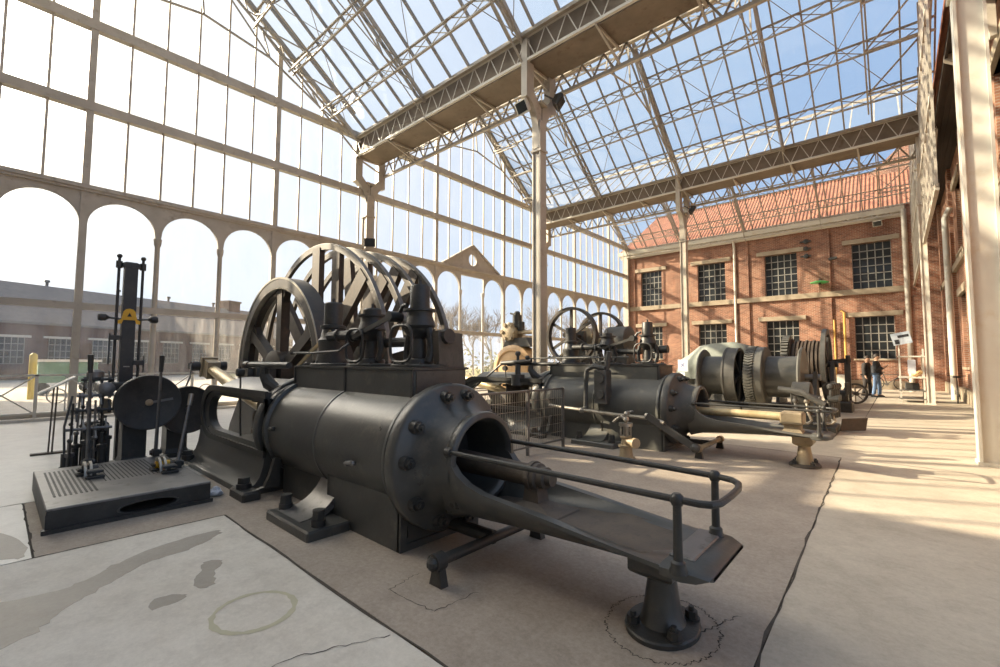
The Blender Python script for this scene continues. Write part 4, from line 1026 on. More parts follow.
for i, y in enumerate((4.20, 4.62, 5.08, 5.52)):
    wheel(y, 2.55, 0.115, 0.075, 8, 0.30, 0.11, PI / 2 + (0.0 if i < 2 else 0.16), M['wheel'], M['timber'], 0.55, 0.16, False, 'reel')
    mb = MB(); mb.ring((WX, y, WZ), (0, 1, 0), 2.556, 2.54, 0.079, 96); mb.build('reel_edge', M['dullsteel'], wr, 40, label='rim edge paled for its highlight')  # paler ring paints the highlight along each reel's edge
for y in (4.41, 5.30):
    mb = MB(); mb.lathe((WX, y - 0.13, WZ), (0, 1, 0), [(0, 0.9), (0.26, 0.9)], 40); mb.build('rope_core', M['timber'], wr)
# ------------------------------------------------------------------ driver's platform and control gear at the left
pf = thing('control_platform', 'low black iron driver platform with slatted tread and an oval hole in its side', 'platform', (-6.25, 0.92, 0))
X0, X1, Y0, Y1, PH = -7.2, -5.33, 0.33, 1.52, 0.205
mb = MB()
mb.box(X0, X1 - 0.06, Y0 + 0.03, Y1 - 0.03, 0.12, 0.19)
# front side with an oval opening, sloping skirt
ov = [(1.02 + 0.215 * math.cos(t), 0.085 + 0.045 * math.sin(t)) for t in [2 * PI * k / 32 for k in range(33)]]
def sq(t):
    t = t % 1.0; c = [(Y1, 0.092), (Y1, 0.19), (Y0, 0.19), (Y0, 0.0), (Y1, 0.0), (Y1, 0.092)]
    per = [0, 0.06, 0.44, 0.56, 0.94, 1.0]
    for i in range(5):
        if t <= per[i + 1] + 1e-9:
            f = (t - per[i]) / (per[i + 1] - per[i]); return (c[i][0] + (c[i + 1][0] - c[i][0]) * f, c[i][1] + (c[i + 1][1] - c[i][1]) * f)
oo = [sq(k / 32) if k < 32 else sq(0) for k in range(33)]
ang = lambda: None
fo = [(X1 + 0.02, y, z) for y, z in oo]; fi = [(X1 + 0.02, y, z) for y, z in ov]; bi = [(X1 - 0.06, y, z) for y, z in ov]
mb.loft([fo, fi, bi], False, False, closed=False)
mb.loft([[(X1 + 0.02, Y1, 0.19), (X0, Y1, 0.19), (X0, Y0, 0.19), (X1 + 0.02, Y0, 0.19)], [(X1 + 0.02, Y1, 0.0), (X0, Y1, 0.0), (X0, Y0, 0.0), (X1 + 0.02, Y0, 0.0)]], False, False, closed=False)
mb.build('platform_box', M['iron2'], pf, 0)
mb = MB(); mb.torus((X1 + 0.025, 1.02, 0.085), (1, 0, 0), 1, 0.05, 36, 6)
for i in range(len(mb.v)):
    x, y, z = mb.v[i]; mb.v[i] = (X1 + 0.022 + (x - X1 - 0.025) * 0.2, 1.02 + (y - 1.02) * 0.225, 0.085 + (z - 0.085) * 0.052)
mb.build('hole_rim', M['iron'], pf)
MB().box(X1 - 0.02, X1 + 0.045, Y0 - 0.02, Y1 + 0.02, 0.0, 0.035).build('skirt_strip', M['iron2'], pf, 0)
tp = MB(); tp.cbox(X0, X1 + 0.03, Y0, Y1, 0.187, PH, 0.006); tp = tp.build('tread_plate', M['dullsteel'], pf, 0, label='worn grey tread plate')
mb = MB()
for k in range(9): mb.box(-7.0, -5.72, 0.40 + k * 0.036, 0.416 + k * 0.036, PH, PH + 0.003)
for k in range(14): mb.box(-7.05, -6.1, 0.80 + k * 0.036, 0.81 + k * 0.036, PH, PH + 0.002)
mb.build('tread_groove', M['black'], tp, 0)

def pedal(x, y, lab, knob):
    r = thing('foot_pedal', lab, 'pedal', (x, y, PH), group='foot pedals on the platform')
    MB().cbox(x + 0.02, x + 0.16, y - 0.05, y + 0.10, PH + 0.004, PH + 0.026, 0.005).build('pedal_base', M['iron2'], r, 0)
    MB().cbox(x - 0.20, x - 0.06, y - 0.10, y + 0.02, PH + 0.004, PH + 0.026, 0.005).build('pedal_base', M['iron2'], r, 0)
    for dy in (-0.045, 0.0):
        mb2 = MB(); rg = []
        for k in range(13):
            t = PI * k / 12; rg.append([(x - 0.06 + rr_ * math.cos(t), y + dy + e, PH + 0.004 + rr_ * math.sin(t)) for rr_, e in ((0.15, -0.011), (0.15, 0.011), (0.115, 0.011), (0.115, -0.011))])
        mb2.loft(rg); mb2.build('quadrant', M['steel'], r, 40, label='bright steel quadrant')
    mb = MB(); mb.cbox(x + 0.03, x + 0.15, y - 0.04, y + 0.09, PH + 0.055, PH + 0.085, 0.01); mb.bar((x + 0.09, y + 0.02, PH + 0.02), (x + 0.09, y + 0.02, PH + 0.06), 0.03, 0.03); mb.build('pedal_plate', M['iron2'], r, 0)
    mb = MB(); mb.cbox(x - 0.19, x - 0.09, y - 0.09, y + 0.0, PH + 0.045, PH + 0.075, 0.01); mb.bar((x - 0.14, y - 0.045, PH + 0.02), (x - 0.14, y - 0.045, PH + 0.05), 0.03, 0.03); mb.build('pedal_plate', M['iron2'], r, 0)
    mb = MB(); mb.cyl((x - 0.12, y - 0.06, PH + 0.06), (x - 0.12, y + 0.07, PH + 0.06), 0.04, n=14); mb.build('pedal_pivot', knob, r)
    return r
pedal(-6.45, 0.72, 'pair of iron pedals with bright quadrants by the slats of the platform', M['iron2'])
pedal(-6.15, 1.30, 'pair of pedals with bright quadrants and an amber roller near the platform edge', M['yellow'])
# three hand levers
for i, (b, t, lab) in enumerate((((-7.06, 0.76, PH), (-6.95, 0.72, 1.50), 'tall upright hand lever among the valve gear'), ((-7.2, 1.42, PH), (-7.0, 1.40, 1.50), 'tall upright hand lever in front of the black dial disc'), ((-6.25, 1.44, PH + 0.004), (-6.45, 1.60, 1.03), 'slanting hand lever beside the second dial disc'))):
    r = thing('hand_lever', lab, 'lever', b, 'hand levers at the platform')
    b, t = V(b), V(t); mb = MB(); mb.tube([b + (t - b) * 0.02, b.lerp(t, 0.5), t], 0.017, 8, rr=[0.022, 0.018, 0.014]); mb.build('lever_rod', M['dullsteel'], r)
    mb = MB(); mb.cyl(b.lerp(t, 0.84), t, 0.024, 0.028, 12); mb.build('handle', M['iron2'] if i < 2 else M['steel'], r)
    mb = MB(); mb.cbox(b.x - 0.06, b.x + 0.06, b.y - 0.035, b.y + 0.035, PH + 0.004, PH + 0.09, 0.01); mb.cyl((b.x, b.y - 0.06, PH + 0.05), (b.x, b.y + 0.06, PH + 0.05), 0.03, n=10); mb.build('lever_socket', M['iron2'], r, 0)

# dial discs on box pedestals
def dial(px, py, dx, R, zc, label, pointer):
    r = thing('dial_indicator', label, 'dial', (px, py, 0), 'dial discs')
    mb = MB(); mb.loft([[(px - a, py - c, z), (px + a, py - c, z), (px + a, py + c, z), (px - a, py + c, z)] for a, c, z in ((0.24, 0.21, 0), (0.24, 0.21, 0.05), (0.18, 0.15, 0.055), (0.15, 0.13, 0.12), (0.13, 0.13, zc))]); mb.build('pedestal', M['iron2'], r, 0)
    mb = MB(); mb.lathe((dx, py + 0.10, zc), (1, 0, 0), [(-0.10, R * 0.96), (-0.09, R), (0.0, R), (0.012, R * 0.985), (0.012, R * 0.9), (0.008, R * 0.88)], 48); mb.build('disc', M['iron2'], r)
    mb = MB(); mb.lathe((dx, py + 0.10, zc), (1, 0, 0), [(0.005, 0.045), (0.04, 0.042), (0.05, 0.02)], 16); mb.build('hub', M['tan'] if pointer else M['iron2'], r)
    if pointer:
        mb = MB(); mb.bar((dx + 0.035, py + 0.10, zc), (dx + 0.035, py + 0.36, zc + 0.04), 0.03, 0.012, (1, 0, 0)); mb.build('pointer', M['dullsteel'], r)
    mb = MB(); mb.cyl((dx - 0.5, py + 0.1, zc), (dx - 0.05, py + 0.1, zc), 0.05, n=12); mb.build('axle', M['iron2'], r)
    return r
dial(-7.95, 1.30, -7.60, 0.37, 0.865, 'black dial disc with a pale pointer beside the tall indicator column', True)
dial(-8.3, 1.86, -8.05, 0.355, 0.69, 'black dial disc on a tapered pedestal beside the engine guide frame', False)
# tall depth indicator
cx, cy = -8.45, 1.26
ZS = lambda z: (z - 1.45) * 1.076 + 1.45
di = thing('depth_indicator', 'tall dark indicator column with an amber A slide and ball-ended arms', 'indicator', (cx, cy, 0))
mb = MB(); mb.box(cx - 0.06, cx + 0.06, cy - 0.078, cy + 0.078, 0.0, 2.82); mb.cbox(cx - 0.16, cx + 0.16, cy - 0.2, cy + 0.2, 1.0, 1.12, 0.02); mb.build('column_box', M['iron2'], di, 0)
mb = MB(); mb.loft([[(cx - 0.06, cy - 0.10, 2.80), (cx + 0.07, cy - 0.10, 2.80), (cx + 0.07, cy + 0.10, 2.80), (cx - 0.06, cy + 0.10, 2.80)], [(cx - 0.06, cy - 0.10, 2.86), (cx + 0.07, cy - 0.10, 2.86), (cx + 0.07, cy + 0.10, 2.86), (cx - 0.06, cy + 0.10, 2.86)], [(cx - 0.04, cy - 0.06, 2.88), (cx + 0.05, cy - 0.06, 2.88), (cx + 0.05, cy + 0.06, 2.88), (cx - 0.04, cy + 0.06, 2.88)]])
mb.bar((cx, cy - 0.16, 2.82), (cx, cy + 0.16, 2.82), 0.05, 0.05); mb.build('crosshead', M['iron2'], di, 0)
for s in (-1, 1):
    mb = MB(); mb.cyl((cx + 0.02, cy + s * 0.138, 1.1), (cx + 0.02, cy + s * 0.138, 2.95), 0.018, n=10); mb.cyl((cx + 0.02, cy + s * 0.138, 2.78), (cx + 0.02, cy + s * 0.138, 2.88), 0.038, n=10); mb.ball((cx + 0.02, cy + s * 0.138, 2.955), 0.034, 10); mb.build('guide_rod', M['iron2'], di)
    z = 1.76 if s < 0 else 1.40
    mb = MB(); mb.cbox(cx - 0.02, cx + 0.07, cy + s * 0.138 - 0.07, cy + s * 0.138 + 0.07, z - 0.035, z + 0.035, 0.01); mb.cyl((cx + 0.03, cy + s * 0.20, z + (0.1 if s > 0 else -0.38)), (cx + 0.03, cy + s * 0.20, z + (0.06 if s < 0 else -0.15)), 0.01, n=6); mb.build('stop_block', M['iron2'], di, 0)
    mb = MB(); mb.tube([(cx + 0.06, cy + s * 0.09, 2.03), (cx + 0.06, cy + s * 0.24, 2.045)], 0.014, 8); mb.lathe((cx + 0.06, cy + s * 0.22, 2.045), (0, s, 0), [(0, 0.015), (0.04, 0.05), (0.09, 0.055), (0.12, 0.045), (0.125, 0.02)], 14); mb.build('balance_arm', M['iron2'], di)
# the amber letter A
mb = MB(); A0 = (cx + 0.075, cy, 2.02)
s = 0.125
mb.prism([(x_ * 0.9, z_ * 0.95) for x_, z_ in [(-0.14, -0.06), (-0.095, -0.06), (-0.075, 0.0), (0.075, 0.0), (0.095, -0.06), (0.14, -0.06), (0.14, -0.01), (0.10, 0.01), (0.075, 0.13), (0.045, 0.165), (0.0, 0.178), (-0.045, 0.165), (-0.075, 0.13), (-0.10, 0.01), (-0.14, -0.01)]], A0, (0, 1, 0), (0, 0, 1), 0.02); sld = mb.build('letter_slide', M['yellow'], di, 0, label='amber A-shaped slide')
mb = MB(); mb.prism([(-0.026, 0.05), (0.026, 0.05), (0.0, 0.108)], (cx + 0.087, cy, 2.02), (0, 1, 0), (0, 0, 1), 0.008); mb.build('letter_counter', M['black'], sld, 0)
MB().box(cx + 0.06, cx + 0.066, cy - 0.035, cy + 0.035, 1.335, 1.35).build('scale_mark', M['steel'], di, 0)

# valve gear of levers, links and small cylinders behind the platform
vg = thing('valve_gear', 'cluster of black levers, links and small cylinders behind the platform', 'valve gear', (-7.8, 0.85, 0))
rr = random.Random(21)
MB().cbox(-8.2, -7.45, 0.60, 1.07, 0, 0.05, 0.01).build('gear_base', M['iron2'], vg, 0)
for k in range(6):
    x = -7.55 - (k % 3) * 0.26; y = 0.64 + k * 0.075; h = 0.95 + rr.uniform(-0.1, 0.25)
    mb = MB(); mb.cyl((x, y, 0.05), (x + rr.uniform(-.04, .04), y + rr.uniform(-.03, .03), h), 0.012, n=8); mb.ball((x, y, h * 0.5), 0.03, 10); mb.ball((x, y, h * 0.72), 0.024, 10); mb.build('link_rod', M['dullsteel'] if k % 2 else M['iron2'], vg)
for k in range(6):
    y = 0.64 + k * 0.075; z = 0.30 + (k % 3) * 0.07; x = -7.6 - (k % 2) * 0.22
    mb = MB(); mb.lathe((x, y, 0.05), (0, 0, 1), [(0, 0.05), (0.03, 0.05), (0.035, 0.036), (z - 0.1, 0.036), (z - 0.09, 0.052), (z - 0.05, 0.052), (z - 0.04, 0.02), (z + 0.10, 0.018)], 12); mb.build('small_cylinder', M['iron2'] if k % 3 else M['dullsteel'], vg)
for k, (z, y0, y1) in enumerate(((0.58, 0.60, 1.03), (0.80, 0.64, 1.06), (0.98, 0.70, 1.06), (1.18, 0.74, 1.06))):
    mb = MB(); x = -7.6 - 0.1 * k; mb.cyl((x, y0, z), (x, y1, z), 0.018, n=10)
    for q in range(4):
        y = y0 + (y1 - y0) * (q + 0.5) / 4; mb.cyl((x, y - 0.014, z), (x, y + 0.014, z), 0.042, n=12); mb.bar((x, y, z), (x + 0.10 * (-1) ** q, y, z + (0.10 if q % 2 else -0.12)), 0.016, 0.03)
    mb.build('rocking_shaft', M['iron2'] if k % 2 else M['dullsteel'], vg)
mb = MB(); mb.cbox(-8.15, -7.95, 0.80, 1.05, 0.05, 0.62, 0.03); mb.lathe((-7.95, 0.93, 0.50), (1, 0, 0), [(0, 0.10), (0.06, 0.10), (0.08, 0.05)], 18); mb.build('servo_box', M['iron2'], vg, 0)
mb = MB(); mb.cbox(-8.1, -7.92, 0.95, 1.06, 0.72, 0.92, 0.02); mb.build('oil_box', M['tan'], vg, 0, label='tan oil box')
mb = MB(); mb.lathe((-8.1, 0.98, 1.06), (1, 0, 0), [(0, 0.05), (0.02, 0.085), (0.36, 0.085), (0.38, 0.05)], 18); mb.build('damper', M['dullsteel'], vg)
mb = MB(); mb.lathe((-7.95, 0.88, 1.18), (0, 0, 1), [(0, 0.07), (0.03, 0.09), (0.10, 0.09), (0.13, 0.05)], 16); mb.build('oil_cup', M['dullsteel'], vg)
mb = MB(); mb.tube([(-7.6, 0.60, 0.30), (-7.65, 0.59, 0.62), (-7.8, 0.66, 0.98)], 0.012, 6); mb.cyl((-7.6, 0.60, 0.05), (-7.6, 0.60, 0.30), 0.03, n=10); mb.build('side_link', M['iron2'], vg)
# inclined rod from the gear up to the connecting rod end
mb = MB(); mb.tube([(-9.0, 2.1, 0.85), (-9.2, 2.25, 1.15), (-9.45, 2.32, 1.36)], 0.014, 8); mb.build('oil_pipe', M['iron2'], wr)

# information lectern
lc = thing('information_lectern', 'slender information lectern with a slanted white panel by the glazed wall', 'lectern', (-9.75, 0.6, 0))
mb = MB(); mb.box(-9.80, -9.68, 0.40, 0.82, 0, 0.025); mb.build('foot', M['rust'], lc, 0)
for dy in (-0.02, 0.02):
    mb = MB(); mb.bar((-9.74, 0.61 + dy, 0.02), (-9.74, 0.63 + dy, 1.02), 0.02, 0.018, (1, 0, 0)); mb.build('post', M['rust'], lc, 0)
mb = MB(); mb.bar((-9.74, 0.44, 0.92), (-9.74, 0.84, 1.17), 0.36, 0.02, (0, -0.5, 0.85)); mb.build('panel', M['white'], lc, 0, label='white slanted panel')
# crumpled cloth on the floor
mb = MB(); mb.ball((-5.5, 1.63, 0.035), 0.075, 14, (1, 0.8, 0.75))
rr = random.Random(2); mb.v = [(x + rr.uniform(-.014, .014), y + rr.uniform(-.014, .014), max(0.001, z + rr.uniform(-.012, .012))) for x, y, z in mb.v]
M['paper'] = mat('white_tissue', (0.62, 0.64, 0.70), (0.72, 0.73, 0.78), rough=0.9)
mb.build('crumpled_cloth', M['paper'], None, 20, label='crumpled white cloth on the floor at the platform corner', cat='cloth')

# ------------------------------------------------------------------ balustrade along the glazed wall
bl = thing('balustrade', 'white iron balustrade with crosses and rings along the glazed wall', 'railing', (-15.1, 3.5, 0))
XB = -15.12
ys = [-2.45 + 1.55 * i for i in range(8)]
mb = MB(); mb.bar((XB, ys[0], 1.06), (XB, ys[-1], 1.06), 0.06, 0.045); mb.build('hand_rail', M['white'], bl, 0)
mb = MB(); mb.bar((XB, ys[0], 0.17), (XB, ys[-1], 0.17), 0.05, 0.04); mb.build('bottom_rail', M['white'], bl, 0)
MB().box(XB - 0.25, XB + 0.2, ys[0], 30, 0, 0.06).build('trim_kerb', M['conc_light'], kind='structure', smooth=0)
for i, y in enumerate(ys):
    mb = MB(); mb.box(XB - 0.03, XB + 0.03, y - 0.03, y + 0.03, 0.05, 1.08); mb.build('post', M['white'], bl, 0)
    mb = MB(); mb.torus((XB, y + 0.35, 0.56), (1, 0, 0), 0.17, 0.014, 28, 6); mb.build('ring', M['white'], bl)
    if i < len(ys) - 1:
        mb = MB(); mb.bar((XB, y + 0.5, 1.04), (XB, ys[i + 1] - 0.03, 0.18), 0.03, 0.03); mb.bar((XB + 0.03, y + 0.5, 0.18), (XB + 0.03, ys[i + 1] - 0.03, 1.04), 0.03, 0.03); mb.bar((XB, y + 0.5, 0.17), (XB, y + 0.5, 1.06), 0.025, 0.025); mb.build('cross_brace', M['white'], bl, 0)

# ------------------------------------------------------------------ wire mesh fence before the far engine
fe = thing('mesh_fence', 'low grey wire mesh fence panel before the grey-green engine', 'fence', (-4.25, 5.4, 0))
xf, fy = -4.28, [4.2, 5.47, 6.44]
for y in fy:
    mb = MB(); mb.box(xf - 0.02, xf + 0.02, y - 0.02, y + 0.02, 0, 0.98); mb.build('fence_post', M['dullsteel'], fe, 0)
for i in range(2):
    y0, y1 = fy[i], fy[i + 1]
    mb = MB(); mb.bar((xf, y0, 0.985), (xf, y1, 0.985), 0.04, 0.03); mb.bar((xf, y0, 0.13), (xf, y1, 0.13), 0.03, 0.025); mb.build('fence_rail', M['dullsteel'], fe, 0)
    mb = MB(); n = int((y1 - y0) / 0.052)
    for k in range(1, n): mb.bar((xf, y0 + (y1 - y0) * k / n, 0.13), (xf, y0 + (y1 - y0) * k / n, 0.97), 0.006, 0.006, (1, 0, 0))
    for k in range(1, 6): mb.bar((xf, y0, 0.13 + 0.14 * k), (xf, y1, 0.13 + 0.14 * k), 0.007, 0.007)
    mb.build('wire_mesh', M['steel'], fe, 0)
# floor valve beside it
fv = thing('floor_valve', 'weathered standing valve on the floor before the grey-green engine', 'valve', (-3.02, 6.2, 0))
mb = MB(); mb.lathe((-3.02, 6.2, 0), (0, 0, 1), [(0, 0.13), (0.05, 0.13), (0.055, 0.10), (0.10, 0.095), (0.19, 0.085), (0.20, 0.115), (0.225, 0.115), (0.23, 0.07), (0.31, 0.06), (0.34, 0.085), (0.36, 0.085)], 20)
mb.cyl((-3.02, 6.2, 0.28), (-2.84, 6.12, 0.28), 0.055, n=12); mb.cyl((-2.86, 6.13, 0.28), (-2.82, 6.11, 0.28), 0.075, n=12); mb.build('valve_body', M['tan'], fv)
mb = MB()
for k in range(4):
    t = PI / 4 + PI / 2 * k; mb.cyl((-3.02 + 0.075 * math.cos(t), 6.2 + 0.075 * math.sin(t), 0.36), (-3.02 + 0.075 * math.cos(t), 6.2 + 0.075 * math.sin(t), 0.52), 0.012, n=6)
mb.cyl((-3.02, 6.2, 0.50), (-3.02, 6.2, 0.545), 0.10, n=16); mb.cyl((-3.02, 6.2, 0.36), (-3.02, 6.2, 0.51), 0.035, n=10); mb.build('valve_yoke', M['steel'], fv)
mb = MB(); mb.tube([(-3.02, 6.2, 0.545), (-3.02, 6.2, 0.60), (-3.1, 6.2, 0.63)], 0.022, 8); mb.ball((-3.0, 6.18, 0.60), 0.045, 8); mb.tube([(-3.12, 6.2, 0.62), (-3.22, 6.2, 0.54)], 0.02, 6); mb.build('valve_crank', M['steel'], fv)

# ------------------------------------------------------------------ wheel engine and pump behind the far engine
we = thing('wheel_engine', 'small engine with two open six-spoked flywheels behind the grey-green cylinder', 'engine', (-5.9, 10.0, 0))
wx, wz = -5.92, 2.07
for y in (9.3, 10.75):
    mb = MB(); mb.ring((wx, y, wz), (0, 1, 0), 0.70, 0.635, 0.14, 56); mb.build('flywheel_rim', M['wheel'], we, 40)
    for k in range(6):
        t = PI / 2 + PI / 3 * k; d = V(math.cos(t), 0, math.sin(t)); mb = MB(); mb.bar(V(wx, y, wz) + d * 0.08, V(wx, y, wz) + d * 0.65, 0.065, 0.045, (0, 1, 0)); mb.build('flywheel_spoke', M['wheel'], we, 0)
    mb = MB(); mb.lathe((wx, y - 0.1, wz), (0, 1, 0), [(0, 0.07), (0.02, 0.12), (0.18, 0.12), (0.2, 0.07)], 18); mb.build('flywheel_hub', M['iron2'], we)
mb = MB(); mb.cyl((wx, 9.0, wz), (wx, 11.1, wz), 0.06, n=14); mb.build('crankshaft', M['wheel'], we)
mb = MB(); mb.box(-6.7, -4.4, 9.62, 10.45, 0, 1.3); mb.build('engine_bed', M['greydark'], we, 0)
for y in (9.7, 10.35):
    mb = MB(); mb.prism([(-0.35, 0), (0.35, 0), (0.14, 0.62), (0.14, 0.9), (-0.14, 0.9), (-0.14, 0.62)], (wx, y, 1.3), (1, 0, 0), (0, 0, 1), 0.14); mb.build('bearing_stand', M['greydark'], we, 0)
mb = MB(); mb.lathe((-5.3, 10.0, 1.95), (1, 0, 0), [(0, 0.2), (0.03, 0.34), (0.55, 0.34), (0.58, 0.30), (0.62, 0.15)], 28); mb.cbox(-5.25, -4.7, 9.75, 10.25, 1.25, 1.8, 0.03); mb.build('engine_cylinder', M['greydark'], we)
mb = MB(); mb.bar((-6.2, 10, 1.95), (-5.3, 10, 1.95), 0.12, 0.12); mb.cyl((-5.9, 9.9, 2.1), (-5.9, 10.1, 2.1), 0.2, n=18); mb.tube([(-6.6, 9.7, 1.5), (-6.4, 9.7, 1.62), (-6.0, 9.7, 1.75)], 0.06, 8); mb.build('crank_web', M['tan'], we)
pu = thing('steam_pump', 'ochre pump with a round casing and dark valve chest behind the pale column', 'pump', (-8.3, 10.2, 0))
mb = MB(); mb.lathe((-8.1, 9.6, 1.2), (0, 1, 0), [(0, 0.62), (0.04, 0.70), (0.5, 0.70), (0.54, 0.62)], 40); mb.torus((-8.1, 9.6, 1.2), (0, 1, 0), 0.55, 0.03, 40, 6); mb.build('round_casing', M['orange'], pu)
mb = MB(); mb.box(-8.8, -7.4, 9.6, 10.3, 0, 0.75); mb.build('pump_base', M['greydark'], pu, 0)
mb = MB(); mb.loft([[(-8.5, 9.7, 1.85), (-7.5, 9.7, 1.85), (-7.5, 10.2, 1.85), (-8.5, 10.2, 1.85)], [(-8.35, 9.7, 2.1), (-7.65, 9.7, 2.1), (-7.65, 10.2, 2.1), (-8.35, 10.2, 2.1)]]); mb.build('valve_chest', M['greydark'], pu, 0)
mb = MB(); mb.lathe((-8.25, 9.62, 2.28), (0, 1, 0), [(0, 0.2), (0.02, 0.27), (0.4, 0.27), (0.42, 0.2)], 8)
for k in range(6):
    t = PI / 3 * k; mb.cyl((-8.25 + 0.22 * math.cos(t), 9.58, 2.28 + 0.22 * math.sin(t)), (-8.25 + 0.22 * math.cos(t), 10.06, 2.28 + 0.22 * math.sin(t)), 0.06, n=8)
mb.cyl((-8.0, 9.8, 2.25), (-7.45, 9.8, 2.25), 0.06, n=10); mb.build('pump_head', M['tan'], pu)
mb = MB(); mb.cyl((-8.05, 9.8, 2.4), (-8.05, 9.8, 2.75), 0.13, n=14); mb.ball((-8.05, 9.8, 2.78), 0.1, 10); mb.tube([(-8.05, 9.8, 2.75), (-8.3, 9.8, 2.82)], 0.03, 6); mb.cyl((-7.9, 9.8, 2.3), (-7.9, 9.8, 2.55), 0.1, n=12); mb.build('lubricator', M['iron2'], pu)

# ------------------------------------------------------------------ winches towards the brick building
def spoke_set(r, name, c, ax_u, ax_v, n, r0, r1, w, t, m, ph=0.0):
    for k in range(n):
        q = ph + 2 * PI * k / n; d = V(ax_u) * math.cos(q) + V(ax_v) * math.sin(q); nn = V(ax_u).cross(V(ax_v))
        mb = MB(); mb.bar(V(c) + d * r0, V(c) + d * r1, w, t, nn); mb.build(name, m, r, 0)
YD, ZD = 15.3, 1.02
wa = thing('winch_drum', 'grey cable drum with a dark spoked brake rim, first of the row behind the tail rod', 'winch drum', (-4.2, YD, 0), 'cable drums')
wa['label'] = 'grey cable drum with a wide spoked brake rim beside the white paper notice'
mb = MB(); mb.lathe((0, YD, ZD), (1, 0, 0), [(-4.70, 0.60), (-4.70, 0.80), (-4.66, 0.83), (-4.62, 0.80), (-4.61, 0.60)], 48); mb.build('drum_flange', M['greydark'], wa)
mb = MB(); mb.lathe((0, YD, ZD), (1, 0, 0), [(-4.62, 0.60), (-3.94, 0.60)], 48); mb.build('drum_core', M['iron'], wa)
mb = MB(); mb.ring((-3.78, YD, ZD), (1, 0, 0), 0.86, 0.78, 0.34, 56); mb.ring((-3.94, YD, ZD), (1, 0, 0), 0.88, 0.58, 0.05, 56); mb.build('brake_rim', M['greydark'], wa, 40)
mb = MB(); mb.lathe((-3.92, YD, ZD), (1, 0, 0), [(0, 0.77), (0.02, 0.77)], 40); mb.build('drum_shade_disc', M['black'], wa)  # black disc stands for the shade inside the open drum end
spoke_set(wa, 'drum_spoke', (-3.66, YD, ZD), (0, 1, 0), (0, 0, 1), 6, 0.1, 0.8, 0.09, 0.06, M['iron2'], 0.3)
mb = MB(); mb.cyl((-3.94, YD, ZD), (-3.42, YD, ZD), 0.12, n=18); mb.build('drum_hub', M['iron2'], wa)
wb = thing('winch_drum', 'grey cable drum with a big toothed gear ring', 'winch drum', (-2.7, YD, 0), 'cable drums')
wb['label'] = 'grey cable drum with a toothed gear ring at its left end'
mb = MB(); R = 0.86
for k in range(64):
    t0 = 2 * PI * k / 64; t1 = t0 + PI / 64 * 1.1
    for xa, xb, sh in ((-3.36, -3.24, 0), (-3.24, -3.12, 1)):
        mb.loft([[(xa, YD + (R + dr) * math.cos(t + (0.05 if sh else 0)), ZD + (R + dr) * math.sin(t + (0.05 if sh else 0))) for t, dr in ((t0, -0.02), (t0, 0.05), (t1, 0.05), (t1, -0.02))], [(xb, YD + (R + dr) * math.cos(t + (0 if sh else 0.05)), ZD + (R + dr) * math.sin(t + (0 if sh else 0.05))) for t, dr in ((t0, -0.02), (t0, 0.05), (t1, 0.05), (t1, -0.02))]])
mb.ring((-3.24, YD, ZD), (1, 0, 0), R, R - 0.12, 0.24, 64); gr = mb.build('gear_ring', M['tan'], wb, 20); gr['label'] = 'toothed gear ring'
gr.data.materials[0] = M['greyiron']
mb = MB(); mb.lathe((0, YD, ZD), (1, 0, 0), [(-3.11, 0.70), (-3.11, 0.88), (-2.92, 0.88), (-2.88, 0.85), (-2.86, 0.60)], 56); mb.build('drum_flange', M['greyiron'], wb)
mb = MB(); mb.lathe((0, YD, ZD), (1, 0, 0), [(-2.88, 0.60), (-2.05, 0.60)], 48); mb.build('drum_core', M['iron'], wb)
mb = MB(); mb.lathe((0, YD, ZD), (1, 0, 0), [(-2.06, 0.60), (-2.06, 0.82), (-2.02, 0.86), (-1.97, 0.84), (-1.96, 0.66)], 48); mb.build('drum_flange', M['greyiron'], wb)
spoke_set(wb, 'drum_spoke', (-1.99, YD, ZD), (0, 1, 0), (0, 0, 1), 6, 0.1, 0.7, 0.12, 0.05, M['greydark'], 0.2)
mb = MB(); mb.cyl((-3.38, YD, ZD), (-1.6, YD, ZD), 0.09, n=16); mb.build('drum_shaft', M['dullsteel'], wb)
for x in (-1.72,):
    mb = MB(); mb.prism([(-0.65, 0), (0.65, 0), (0.62, 0.1), (0.14, 0.95), (0.12, 1.16), (-0.12, 1.16), (-0.14, 0.95), (-0.62, 0.1)], (x, YD, 0.02), (0, 1, 0), (0, 0, 1), 0.10); mb.build('bearing_frame', M['greydark'], wb, 0)
mb = MB(); mb.box(-3.38, -1.6, YD - 0.95, YD - 0.8, 0, 0.18); mb.box(-3.38, -1.6, YD + 0.8, YD + 0.95, 0, 0.18); mb.box(-1.85, -1.6, YD - 0.8, YD + 0.8, 0, 0.12); mb.build('base_frame', M['greydark'], wb, 0)
mb = MB(); mb.prism([(-0.65, 0), (0.65, 0), (0.12, 1.16), (-0.12, 1.16)], (-4.85, YD, 0), (0, 1, 0), (0, 0, 1), 0.1); mb.box(-4.95, -3.45, YD - 0.9, YD - 0.75, 0, 0.15); mb.box(-4.95, -3.45, YD + 0.75, YD + 0.9, 0, 0.15); mb.build('bearing_frame', M['greydark'], wa, 0)
